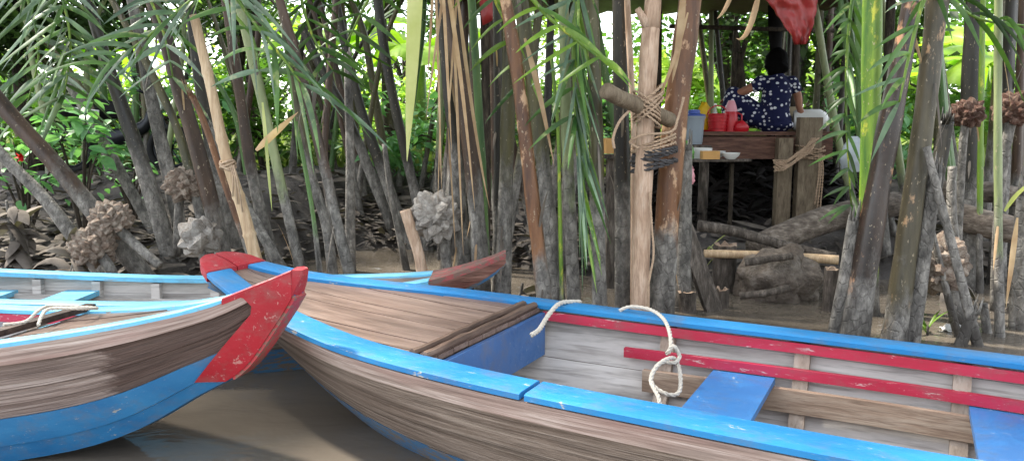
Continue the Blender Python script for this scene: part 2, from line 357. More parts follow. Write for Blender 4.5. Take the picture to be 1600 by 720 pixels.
# cloth with white dots
def m_nut(name, c1, c2, dust):
    m, nt, b = newmat(name); co = coords(nt, False, (6, 6, 1.2)); n1 = nz(nt, co, 3, 7, .7); c = ramp(nt, n1, [(.3, c1), (.7, c2)])
    n2 = nz(nt, coords(nt), 2.2, 5, .65); c = mix(nt, ramp(nt, n2, [(.42, 0.0), (.62, .8)]), c, dust)
    hs = N(nt, 'HueSaturation'); oi = N(nt, 'ObjectInfo'); a = N(nt, 'Math', operation='MULTIPLY_ADD', i_1=.55, i_2=.95); nt.links.new(oi.outputs['Random'], a.inputs[0])
    nt.links.new(a.outputs[0], hs.inputs['Value']); nt.links.new(c, hs.inputs['Color']); nt.links.new(hs.outputs[0], b.inputs['Base Color'])
    b.inputs['Roughness'].default_value = .8; b.inputs['Specular IOR Level'].default_value = .25; bump(nt, b, n1, .8, .06); return m
M['nut'] = m_nut('mud dusted palm fruit', S(98, 82, 70), S(158, 138, 122), S(176, 164, 150))
M['nut_brown'] = m_nut('brown palm fruit', S(58, 38, 31), S(116, 82, 68), S(140, 118, 104))
M['nut_grey'] = m_nut('grey palm fruit', S(116, 106, 98), S(176, 168, 158), S(190, 184, 176))
def m_dots():
    m, nt, b = newmat('navy cloth with white dots'); co = coords(nt, False, (1, 1, 1.15), False)
    vo = N(nt, 'TexVoronoi'); vo.inputs['Scale'].default_value = 20; vo.inputs['Randomness'].default_value = .75; nt.links.new(co, vo.inputs['Vector'])
    n1 = nz(nt, co, 40, 3); ad = N(nt, 'Math', operation='MULTIPLY_ADD', i_1=.3); nt.links.new(n1, ad.inputs[0]); nt.links.new(vo.outputs['Distance'], ad.inputs[2])
    c = ramp(nt, ad.outputs[0], [(.44, S(206, 208, 214)), (.5, S(24, 28, 62))]); nt.links.new(c, b.inputs['Base Color'])
    b.inputs['Roughness'].default_value = .85; b.inputs['Specular IOR Level'].default_value = .2
    bump(nt, b, nz(nt, co, 9, 4), .5, .02); return m
M['dots'] = m_dots()
def m_mud():
    m, nt, b = newmat('creek mud'); co = coords(nt, True, (1, 1, 1), False)
    n1 = nz(nt, co, 2.2, 9, .68, .3); c = ramp(nt, n1, [(.3, S(42, 38, 35)), (.52, S(76, 70, 65)), (.72, S(112, 105, 97))])
    gp = N(nt, 'NewGeometry'); sx = N(nt, 'SeparateXYZ'); nt.links.new(gp.outputs['Position'], sx.inputs[0])
    far = N(nt, 'MapRange'); far.inputs[1].default_value = 10.5; far.inputs[2].default_value = 13; nt.links.new(sx.outputs[1], far.inputs[0])
    gr = ramp(nt, nz(nt, co, 1.4, 8, .7), [(.35, S(86, 98, 44)), (.65, S(150, 150, 88))]); c = mix(nt, far.outputs[0], c, gr)
    nt.links.new(c, b.inputs['Base Color']); wet = N(nt, 'MapRange'); wet.inputs[1].default_value = 0; wet.inputs[2].default_value = .3; wet.inputs[3].default_value = .35; wet.inputs[4].default_value = .85
    nt.links.new(sx.outputs[2], wet.inputs[0]); nt.links.new(wet.outputs[0], b.inputs['Roughness'])
    bump(nt, b, nz(nt, co, 9, 9, .72, .2), .9, .06); return m
M['mud'] = m_mud()
def m_water():
    m, nt, b = newmat('silty creek water'); co = coords(nt, True, (1, 1.6, 1), False)
    c = ramp(nt, nz(nt, co, .6, 4, .5), [(.3, S(88, 81, 72)), (.7, S(106, 98, 88))]); nt.links.new(c, b.inputs['Base Color'])
    b.inputs['Roughness'].default_value = .04; b.inputs['Specular IOR Level'].default_value = .5; b.inputs['IOR'].default_value = 1.33
    n1 = nz(nt, co, 3.0, 3, .5, .6); n2 = nz(nt, co, 14, 2, .5); ad = N(nt, 'Math', operation='MULTIPLY_ADD', i_1=.15); nt.links.new(n2, ad.inputs[0]); nt.links.new(n1, ad.inputs[2])
    bump(nt, b, ad.outputs[0], .2, .04); return m
M['water'] = m_water()

# ------------------------------------------------------------------ ground and water
yb = curve([(-40, 5.6), (-6, 5.6), (-3.2, 5.5), (-2.5, 5.8), (-1.9, 7.6), (-1.2, 8.1), (-.5, 7.6), (.2, 6.7), (1.2, 6.2), (2.2, 6.3), (3.4, 6.2), (4.5, 6.0), (7, 5.8), (40, 5.6)])
def hgt(x, y):
    b0 = yb(x); d = y-b0
    hutw = sstep(.6, 1.4, x)*(1-sstep(4.2, 5.2, x))
    z = lerp(-.4, .26, sstep(-.7, 1.0, d))+lerp(.5, .16, hutw)*sstep(.6, 3.0, d)+.35*sstep(9.6, 11.5, y)*hutw
    if y < 0: z = lerp(-.4, .5, sstep(-3.5, -5.5, y))
    n = noise.fractal(V((x*1.3, y*1.3, 3)), 1, 2.0, 4)*.07+noise.noise(V((x*5, y*5, 1)))*.025
    far = sstep(14, 40, y)
    return z+n*(1-far)*(1 if y > 0 else .5)
xs = [-400, -200, -100, -60, -40, -25, -16, -12]+[-10+i*.125 for i in range(161)]+[12, 16, 25, 40, 60, 100, 200, 400]
ys = [-300, -100, -40, -15, -8, -6, -5, -4, -3, -2, 0, 2, 4]+[4.6+i*.11 for i in range(80)]+[13.8, 14.5, 15.5, 17, 19, 22, 26, 32, 40, 60, 100, 200, 400, 800]
g = MB().grid([[V((x, y, hgt(x, y))) for x in xs] for y in ys])
tag(g.build('mud_bank', M['mud']), kind='structure')
def wavez(x, y):
    d = (V((x, y*1.6))-V((-1.75, 3.5))).length
    return .0035*math.sin(d*38)*math.exp(-((d-.5)/.4)**2)+.002*noise.noise(V((x*3, y*3, 0)))
wx = [-60, -30, -15, -8, -5, -4]+[-3+i*.06 for i in range(67)]+[1.5+i*.5 for i in range(8)]+[8, 15, 30, 60]
wy = [-8, -4, -1, 0, .8]+[1.4+i*.045 for i in range(60)]+[4.2+i*.25 for i in range(20)]+[9.2, 9.6]
g = MB().grid([[V((x, y, wavez(x, y))) for x in wx] for y in wy])
tag(g.build('water', M['water']), kind='structure')
# ------------------------------------------------------------------ boats
M['gun_blue'] = m_paint('bright blue gunwale paint', S(12, 102, 158), S(30, 122, 176), S(160, 158, 152), .625, .45, (1.2, 4, 4), 3)
M['gun_light'] = m_paint('faded light blue paint', S(84, 168, 206), S(120, 190, 216), S(150, 146, 138), .6, .6, (1.2, 6, 6), 3)
M['hull_blue'] = m_paint('worn blue hull paint', S(20, 90, 140), S(46, 118, 164), S(150, 152, 150), .625, .5, (1.2, 4, 4), 3.2)
M['hull_blue_worn'] = m_paint('rubbed blue hull paint', S(38, 92, 138), S(66, 112, 146), S(112, 100, 88), .5, .6, (.7, 7, 7), 4)
M['panel_blue'] = m_paint('smooth blue panel', S(48, 90, 142), S(66, 108, 160), S(130, 140, 156), .68, .4, (1, 1, 1), 3)
M['thwart_blue'] = m_paint('blue seat paint', S(34, 104, 164), S(64, 126, 182), S(150, 164, 180), .64, .35, (1.5, 1, 2), 3)
M['red'] = m_paint('red prow paint', S(140, 14, 28), S(164, 26, 42), S(176, 116, 110), .6, .5, (3, 3, 3), 4)
M['red_worn'] = m_paint('rubbed red paint over brown wood', S(150, 34, 44), S(172, 60, 64), S(120, 92, 80), .5, .6, (2, 4, 4), 4)
M['red_brown'] = m_paint('old red paint worn to brown wood', S(132, 44, 48), S(150, 74, 72), S(104, 80, 70), .46, .65, (2, 4, 4), 4)
M['red_rail'] = m_paint('red rail paint', S(160, 22, 48), S(184, 46, 74), S(200, 172, 168), .6, .5, (1, 6, 6), 4)
M['pinkwale'] = m_wood('pink bleached wale', S(108, 94, 86), S(156, 139, 129), S(196, 182, 173), (.8, 1, 20), 3, .75, .5, S(146, 112, 104), 'grain')
M['plank_side'] = m_wood('weathered brown hull plank', S(70, 61, 54), S(136, 122, 110), S(184, 170, 157), (.5, 1, 24), 2.6, .8, 1.0, S(112, 94, 82), 'grain', .012)
M['plank_sideA'] = m_wood('weathered grey pink hull plank', S(74, 62, 57), S(146, 130, 121), S(188, 175, 167), (.5, 1, 22), 2.6, .8, .9, S(104, 86, 79), 'grain', .01, (.66, -.12))
M['prowwood'] = m_wood('red brown prow wood', S(58, 40, 34), S(112, 82, 70), S(146, 112, 98), (1.5, 3, 14), 3, .75, .8, S(120, 52, 50))
M['deck'] = m_wood('brown deck plank', S(80, 65, 57), S(114, 96, 86), S(142, 124, 113), (1, 9, 9), 2, .4, .25, S(104, 82, 72))
M['inner'] = m_wood('grey bleached inner plank', S(128, 122, 116), S(196, 190, 183), S(216, 211, 205), (.8, 1, 6), 2.4, .85, .4, S(150, 143, 136))
M['rib'] = m_wood('pale rib wood', S(126, 112, 98), S(172, 156, 140), S(196, 184, 170), (6, 6, 2), 3, .8, .4, S(148, 130, 114))
M['riser'] = m_wood('tan riser wood', S(118, 98, 82), S(160, 138, 118), S(186, 168, 148), (1.5, 10, 10), 3, .75, .4, S(138, 116, 98))
M['darkwood'] = m_wood('dark wet plank', S(40, 32, 28), S(72, 58, 50), S(98, 82, 72), (1, 10, 10), 3, .6, .5)
M['edgewood'] = m_wood('dark deck edge batten', S(62, 48, 40), S(100, 80, 68), S(128, 108, 94), (10, 1.5, 10), 3, .7, .5)

class Boat:
    def __init__(s, name, label, tip, u, L, hg, zg, zk, hk, pw=1.7):
        s.L = L; s.hg = curve(hg); s.zg = curve(zg); s.zk = curve(zk); s.hk = curve(hk); s.pw = pw
        s.root = empty(name, (tip[0], tip[1], 0), math.atan2(u[1], u[0])); tag(s.root, label, 'boat', 'wooden sampans')
        s.st = [L*(i/46)**1.5 for i in range(47)]
    def P(s, x, b, side, off=0):
        h = s.hg(x); k = min(s.hk(x), h); q = b**s.pw
        return V((x, side*(lerp(h, k, q)+off), lerp(s.zg(x), s.zk(x), b)))
    def width(s, x, z):
        b = (s.zg(x)-z)/(s.zg(x)-s.zk(x)); return lerp(s.hg(x), min(s.hk(x), s.hg(x)), max(0, b)**s.pw)
    def part(s, mb, name, mats, **k): return mb.build(name, mats, s.root, sharp=k.get('sharp', 35))
    def strake(s, b0, b1, side, name, mo, mi, off=0, th=.022, sub=3):
        o = []; n = []
        for x in s.st:
            bs = [lerp(b0, b1, j/sub) for j in range(sub+1)]
            o.append([s.P(x, b, side, off) for b in bs]); n.append([s.P(x, b, side, max(-th, -.8*min(s.hk(x), s.hg(x)))) for b in bs])
        gv = [(x, 0.0, lerp(b0, b1, (j if side > 0 else sub-j)/sub)*.55+side) for x in s.st for j in range(sub+1)]*2
        if side < 0: o, n = [r[::-1] for r in o], [r[::-1] for r in n]
        ob = s.part(MB().shell(o, n, 0, 1), name, [M[mo], M[mi]])
        at_ = ob.data.attributes.new('grain', 'FLOAT_VECTOR', 'POINT'); at_.data.foreach_set('vector', [c for g in gv for c in g])
        return ob
    def patch(s, s1, b0, b1, side, name, mat, off=.006, s0=lambda b: 0, n=10, k=6):
        o = []; q = []
        for i in range(n+1):
            ro, rq = [], []
            for j in range(k+1):
                b = lerp(b0, b1, j/k); x = lerp(s0(b), s1(b), i/n)
                ro.append(s.P(x, b, side, off)); rq.append(s.P(x, b, side, -.003))
            o.append(ro); q.append(rq)
        return s.part(MB().shell(o, q), name, M[mat])
    def patchz(s, s1, z1, side, name, mat, off=.017, k=14, n=8):
        o = []; q = []
        for j in range(k+1):
            z = lerp(s.zg(0)+.0, z1, j/k); lo, hi = 0, 1.0
            if s.zk(0) > z:
                for _ in range(40):
                    md = (lo+hi)/2
                    if s.zk(md) > z: lo = md
                    else: hi = md
            else: lo = 0
            ro, rq = [], []
            for i in range(n+1):
                x = lerp(lo, max(lo+.01, s1(z)), i/n); b = min(1, max(0, (s.zg(x)-z)/(s.zg(x)-s.zk(x))))
                ro.append(s.P(x, b, side, off)); rq.append(s.P(x, b, side, -.003))
            o.append(ro); q.append(rq)
        return s.part(MB().shell(o, q), name, M[mat])
    def bottom(s, mo, mi):
        o = [[s.P(x, 1, -1, .001), V((x, 0, s.zk(x)-.006)), s.P(x, 1, 1, .001)] for x in s.st]
        n = [[p+V((0, 0, .02)) for p in r] for r in o]
        s.part(MB().shell(o, n, 0, 1), 'bottom_plank', [M[mo], M[mi]])
        x = s.L; bb = [0, .25, .5, .75, 1]
        o = [[V((x-.005, 0, s.P(x, b, 1).z)), s.P(x, b, 1, -.023)] for b in bb]
        o = [[V((x-.005, -p[1].y, p[0].z)), p[1]] for p in o]
        s.part(MB().shell(o, [[p+V((-.03, 0, 0)) for p in r] for r in o]), 'transom', M[mi])
    def cap(s, x0, x1, side, cw, name, mat, lift=.012, th=.022, over=.016, n=30):
        t = []; b = []
        for i in range(n+1):
            x = lerp(x0, x1, i/n); h = s.hg(x); z = s.zg(x)+lift
            a = max(.004, h-cw); zz = (0, .004, .004, 0)
            ys = [a, lerp(a, h+over, .08), lerp(a, h+over, .92), h+over]
            t.append([V((x, side*y, z+(e-.004))) for y, e in zip(ys, zz)]); b.append([V((x, side*y, z-th)) for y in ys])
        return s.part(MB().shell(t, b), name, M[mat])
    def strip(s, x0, x1, side, f, hh, th, name, mat, n=24):      # f(x) -> (half breadth, z) of its lower outer edge
        o = []; q = []
        for i in range(n+1):
            x = lerp(x0, x1, i/n); y, z = f(x)
            o.append([V((x, side*y, z)), V((x, side*y, z+hh))]); q.append([V((x, side*(y-th), z)), V((x, side*(y-th), z+hh))])
        return s.part(MB().shell(o, q), name, M[mat])
    def rib(s, x, side, mat, w=.06, th=.04, b0=.06):
        o = []; q = []
        for j in range(7):
            b = lerp(b0, .97, j/6); p = s.P(x, b, side, -.023); r = s.P(x, b, side, -.023-th)
            o.append([p-V((w/2, 0, 0)), p+V((w/2, 0, 0))]); q.append([r-V((w/2, 0, 0)), r+V((w/2, 0, 0))])
        return s.part(MB().shell(o, q), 'rib', M[mat])
    def deck(s, x0, x1, cw, z0, k, wmax):
        ed = [-wmax+2*wmax*i/k for i in range(k+1)]
        for i in range(k):
            a, b = ed[i]+.0025, ed[i+1]-.0025; xs = []
            for j in range(25):
                x = lerp(x0, x1, j/24); lim = max(.0, s.hg(x)-cw+.02)
                lo, hi = max(a, -lim), min(b, lim)
                if hi-lo > .004: xs.append((x, lo, hi))
            if len(xs) < 2: continue
            dz = U(-.0025, .0025)
            t = [[V((x, lo, s.zg(x)+z0+dz)), V((x, hi, s.zg(x)+z0+dz))] for x, lo, hi in xs]
            s.part(MB().shell(t, [[p-V((0, 0, .02)) for p in r] for r in t]), 'deck_plank', M['deck'])
    def thwart(s, x, w, z, mat, dz=.03, gap=.05):
        mb = MB(); t = []
        for q in (x-w/2, x+w/2):
            h = s.width(q, z)-gap; t.append([V((q, -h+2*h*j/8, z)) for j in range(9)])
        return s.part(mb.shell(t, [[p-V((0, 0, dz)) for p in r] for r in t]), 'thwart', M[mat])

# --- the middle boat
B = Boat('sampan', 'long wooden boat with bright blue gunwales, brown foredeck and red upturned nose', (-1.51, 3.85), (.885, -.465), 5.4,
         [(0, .05), (.03, .1), (.1, .15), (.3, .225), (.65, .36), (1.2, .53), (1.6, .585), (2.2, .615), (3.4, .62), (5.4, .42)],
         [(0, .655), (.08, .635), (.2, .59), (.5, .54), (1, .5), (1.6, .47), (2.4, .455), (4, .46), (5.4, .55)],
         [(0, .5), (.25, .44), (.5, .31), (.85, .08), (1.3, -.05), (2, -.1), (4, -.1), (5.4, .1)],
         [(0, .05), (.5, .06), (.85, .09), (1.5, .22), (2.2, .36), (3.2, .4), (5.4, .25)], 1.5)
for sd in (-1, 1):
    B.strake(.03, .15, sd, 'wale', 'pinkwale', 'inner', .012)
    B.strake(.152, .42, sd, 'side_plank', 'plank_side', 'inner', .004)
    B.strake(.424, .66, sd, 'side_plank', 'plank_side', 'inner', .0)
    B.strake(.663, .995, sd, 'lower_plank', 'hull_blue_worn', 'inner', .004)
B.bottom('hull_blue_worn', 'inner')
B.cap(.16, 2.06, -1, .135, 'gunwale', 'gun_blue'); B.cap(2.078, 5.39, -1, .135, 'gunwale', 'gun_blue'); B.cap(.16, 5.39, 1, .11, 'gunwale', 'gun_blue')
for sd in (-1, 1): B.cap(0, .157, sd, .3, 'nose_cap', 'red', .016, .05)
for sd, cw in ((-1, .135), (1, .11)):
    B.strip(1.62, 5.3, sd, lambda x, c=cw: (B.hg(x)-c+.012, B.zg(x)-.062), .042, .01, 'inner_rail', 'red_rail')
B.deck(.16, 1.6, .12, -.006, 9, .5)
for k, (xx, ww) in enumerate(((1.53, .03), (1.585, .04))):
    h = B.hg(xx)-.125; mb = MB(); pts = [V((xx, -h+2*h*j/14, B.zg(xx)+.008+U(-.002, .002))) for j in range(15)]
    B.part(mb.tube(pts, [.017*U(.85, 1.1) for _ in pts], 7, 0, True, .08), 'deck_batten', M['edgewood'])
h = B.hg(1.61)-.115
B.part(MB().box((1.622, 0, .345), .022, 2*h, .2), 'bulkhead', M['panel_blue'])
for x in (2.2, 2.76, 3.33, 3.9, 4.5):
    for sd in (-1, 1): B.rib(x, sd, 'rib')
for sd in (-1, 1):
    B.strip(2.02, 5.2, sd, lambda x: (B.width(x, .3)-.068, .285), .042, .025, 'stringer', 'red_rail')
    B.strip(2.12, 5.2, sd, lambda x: (B.width(x, .2)-.067, .155), .095, .028, 'riser', 'riser')
for x in (2.54, 3.48, 4.4): B.thwart(x, .25, .28, 'thwart_blue', .026, .075)
# --- the near left boat
A = Boat('sampan', 'near wooden boat at left with tall red prow and bright blue lower hull', (-.79, 2.79), (-.968, .252), 5.0,
         [(0, .035), (.1, .05), (.35, .11), (.8, .23), (1.3, .35), (2, .44), (3.5, .47), (5, .3)],
         [(0, .775), (.12, .725), (.35, .638), (.8, .545), (1.3, .475), (2, .43), (3.5, .43), (5, .5)],
         [(0, .69), (.06, .6), (.22, .4), (.42, .28), (.7, .12), (1.0, .03), (1.6, -.05), (4, -.08), (5, .1)],
         [(0, .03), (.4, .04), (.8, .12), (1.3, .24), (2, .33), (3.5, .36), (5, .2)], 2.2)
for sd in (-1, 1):
    A.strake(.02, .16, sd, 'wale', 'pinkwale', 'inner', .014)
    A.strake(.162, .37, sd, 'side_plank', 'plank_sideA', 'inner', .003); A.strake(.374, .6, sd, 'side_plank', 'plank_sideA', 'inner', -.001)
    A.strake(.603, .84, sd, 'lower_plank', 'hull_blue', 'inner', .008)
    A.strake(.843, .995, sd, 'bilge_plank', 'hull_blue', 'inner', .002)
    tag(A.patchz(lambda z: lerp(.41, .14, (z-.34)/.3) if z < .64 else .14+(z-.64)*.9, .345, sd, 'prow_side', 'red'), 'red painted side of the prow')
    A.cap(.26, 4.99, sd, .075, 'gunwale', 'gun_light', .01, .022, .012)
    A.cap(0, .257, sd, .3, 'prow_cap', 'red', .014, .026, .016)
t_ = [V((.004, y, z)) for y, z in ((-.05, .755), (-.045, .787), (0, .792), (.045, .787), (.05, .755), (.046, .69), (0, .674), (-.046, .69))]
t2 = [V((-.016, p.y*.8, .758+(p.z-.735)*.55)) for p in t_]; t3 = [V((-.03, p.y*.45, .775+(p.z-.735)*.2)) for p in t_]
A.part(MB().grid([r+r[:1] for r in (t_, t2, t3)]).add(t3, [tuple(range(8))]), 'prow_tip', M['red'])
A.bottom('hull_blue', 'inner')
o = [[A.P(x, 1, -1, .012)+V((-.008, 0, -.008)), A.P(x, 1, 1, .012)+V((-.008, 0, -.008))] for x in [.27*i/8 for i in range(9)]]
A.part(MB().shell(o, [[p+V((.012, 0, .012)) for p in r] for r in o]), 'stem_face', M['red_worn'])
A.deck(.3, 1.22, .065, -.006, 6, .36)
h = A.hg(1.24)-.03
A.part(MB().box((1.23, 0, A.zg(1.23)+.02), .05, 2*h, .025), 'deck_batten', M['darkwood'])
A.part(MB().box((1.245, 0, A.zg(1.24)-.1), .02, 2*h-.06, .17), 'bulkhead', M['gun_light'])
for sd in (-1, 1):
    A.strip(1.28, 4.8, sd, lambda x: (A.hg(x)-.06, A.zg(x)-.055), .04, .012, 'inner_rail', 'red_rail')
for x in (1.6, 2.2, 2.8, 3.4):
    for sd in (-1, 1): A.rib(x, sd, 'rib')
for x in (2.0, 2.9): A.thwart(x, .24, .28, 'thwart_blue')
# --- the boat behind
C = Boat('sampan', 'faded grey boat behind, light blue gunwales, brown curved prow pointing right', (-.035, 4.24), (-1, -.012), 5.2,
         [(0, .03), (.12, .06), (.4, .13), (.8, .24), (1.3, .34), (2, .385), (3.6, .4), (5.2, .25)],
         [(0, .605), (.15, .545), (.4, .475), (.8, .435), (1.3, .41), (2, .4), (3.2, .445), (5.2, .55)],
         [(0, .545), (.1, .46), (.35, .33), (.6, .16), (1.0, .0), (1.6, -.08), (4, -.08), (5.2, .15)],
         [(0, .025), (.5, .04), (1, .14), (1.6, .25), (3.5, .3), (5.2, .15)], 2)
for sd in (-1, 1):
    C.strake(.02, .2, sd, 'wale', 'gun_light', 'inner', .01)
    C.strake(.203, .6, sd, 'side_plank', 'plank_side', 'inner', .0)
    C.strake(.603, .995, sd, 'lower_plank', 'hull_blue_worn', 'inner', .004)
    C.cap(.42, 5.19, sd, .075, 'gunwale', 'gun_light', .01, .03)
    C.cap(.0, .417, sd, .3, 'prow_cap', 'red_brown', .014, .03, .014)
    C.patch(lambda b: .46+.1*b, .0, .8, sd, 'prow_side', 'prowwood', .014)
    C.strip(1.6, 5.1, sd, lambda x: (C.width(x, C.zg(x)-.13)-.062, C.zg(x)-.15), .03, .025, 'stringer', 'inner')
C.bottom('hull_blue_worn', 'inner')
C.deck(.4, 1.0, .065, -.006, 5, .3)
for i in range(8):
    for sd in (-1, 1): C.rib(1.75+i*.36, sd, 'inner', .05, .04)
for x in (2.55, 3.05, 3.6, 4.2): C.thwart(x, .2, .33, 'gun_light')
# ------------------------------------------------------------------ palm stalks
def smooth_path(P, k=4):
    Q = []
    for i in range(len(P)-1):
        a, b, c, d = P[max(i-1, 0)], P[i], P[i+1], P[min(i+2, len(P)-1)]
        for j in range(k):
            t = j/k; Q.append(.5*((2*b)+(c-a)*t+(2*a-5*b+4*c-d)*t*t+(3*b-3*c+d-a)*t**3))
    return Q+[P[-1]]
def px_r(w, d): return w/2*d/FPX*1.0
def stalk_mesh(px, d, w0, w1, dd=0, n=10, sink=.12, up=0.0, wob=.03):
    """px: photo points from the base up; returns smooth path and radii, base sunk in the ground"""
    P = [at(x, y, d+dd*i/max(1, len(px)-1)) for i, (x, y) in enumerate(px)]
    a, b = P[0], P[1]; dr = (a-b).normalized()
    gz = hgt(a.x, a.y)-sink
    if a.z > gz and dr.z < -.2:
        t = (gz-a.z)/dr.z; P = [a+dr*t]+P
    Q = smooth_path(P, 6); L = [0]
    for i in range(1, len(Q)): L.append(L[-1]+(Q[i]-Q[i-1]).length)
    r = [lerp(px_r(w0, d), px_r(w1, d), l/L[-1])*(1+.14*noise.noise(Q[i]*3.5))*(1+.22*math.exp(-max(0, Q[i].z)/.22)) for i, l in enumerate(L)]
    return Q, r
def frond(lv, Q, r, bend, length, nl=22, lw=.055, ll=.85, start=.18, droop=.9, mb=None, rng=None):
    """carries a stalk on beyond its last point as an arching rachis with leaflets"""
    rg = rng or random; d = (Q[-1]-Q[-3]).normalized(); p = Q[-1].copy(); k = 10; st = length/k; path = [p.copy()]; ds = [d.copy()]
    for i in range(k):
        d = (d+V((bend[0], bend[1], -.10-.05*i))*.16).normalized(); p = p+d*st; path.append(p.copy()); ds.append(d.copy())
    for i in range(nl):
        t = lerp(start, .99, i/(nl-1)); f = t*k; j = min(k-1, int(f)); q = path[j].lerp(path[j+1], f-j); dd = ds[j]
        sd = dd.cross(V((0, 0, 1)))
        if sd.length < .1: sd = V((1, 0, 0))
        sd.normalize(); sc = math.sin(math.pi*min(1, .25+t*.72))
        for sgn in (-1, 1):
            dv = sd*sgn*rg.uniform(.7, 1)+dd*rg.uniform(.5, .9)+V((0, 0, rg.uniform(-.1, .25)))
            lv.blade(q, dv, ll*(.45+.6*sc)*rg.uniform(.8, 1.1), lw*rg.uniform(.8, 1.2), droop*rg.uniform(.6, 1.4), 4, None, 0, .25)
    r0 = r[-1]
    return path[1:], [lerp(r0, .006, (i+1)/k) for i in range(k)]
def peel(rt, Q, r):           # dried skin strips lifting off the stalk
    for k in range(random.choice((1, 2, 2, 3))):
        i = random.randrange(3, len(Q)-3); a = U(3.4, 6.0); o = V((math.cos(a), math.sin(a), 0))
        MB().blade(Q[i]+o*r[i]*.92, V((o.x*.25, o.y*.25, random.choice((-1, 1, -1)))), U(.12, .4), U(.012, .03), U(.2, .9), 5, o, 0, .2, .6).build('peeling_strip', M[random.choice(('drygrey', 'dry', 'drygrey'))], rt)
def stalk(name, label, cat, px, d, w0, w1, mat, top='frond', bend=None, length=3.2, dd=0, group=None, leafmat='leaf_canopy', nl=22, ll=.85):
    Q, r = stalk_mesh(px, d, w0, w1, dd); base = Q[0].copy()
    base.z = max(base.z, -.4)
    if top == 'frond':
        rt = empty(name, base); tag(rt, label, cat, group)
        lv = MB(); lean = (Q[-1]-Q[0]).normalized()
        bn = bend or (lean.x*1.2+U(-.5, .5), -1.0+U(-.3, .5))
        p2, r2 = frond(lv, Q, r, bn, length, nl, .055, ll)
        MB().tube(Q+p2, r+r2, 16 if d < 8.1 else 8, 0, True, .015, 1, .3, U(0, 6)).build('stalk', M[mat], rt)
        if d < 6.4: peel(rt, Q, r)
        tag(lv.build('leaflets', M[leafmat], rt), kind='stuff')
        return rt
    mb = MB()
    mb.tube(Q, r, 16, 0, True, .02, 1, .3, U(0, 6))
    if top == 'broken':                     # splintered end
        for k in range(9):
            a = 2*math.pi*k/9; o = V((math.cos(a), math.sin(a), 0))*r[-1]*.75
            mb.tube([Q[-1]+o-V((0, 0, .02)), Q[-1]+o*U(.8, 1.25)+(Q[-1]-Q[-2]).normalized()*U(.03, .14)], [r[-1]*.28, r[-1]*.06], 5)
    o = mb.build(name, M[mat], None, base); tag(o, label, cat, group)
    return o
ST = 'palm_stalk'
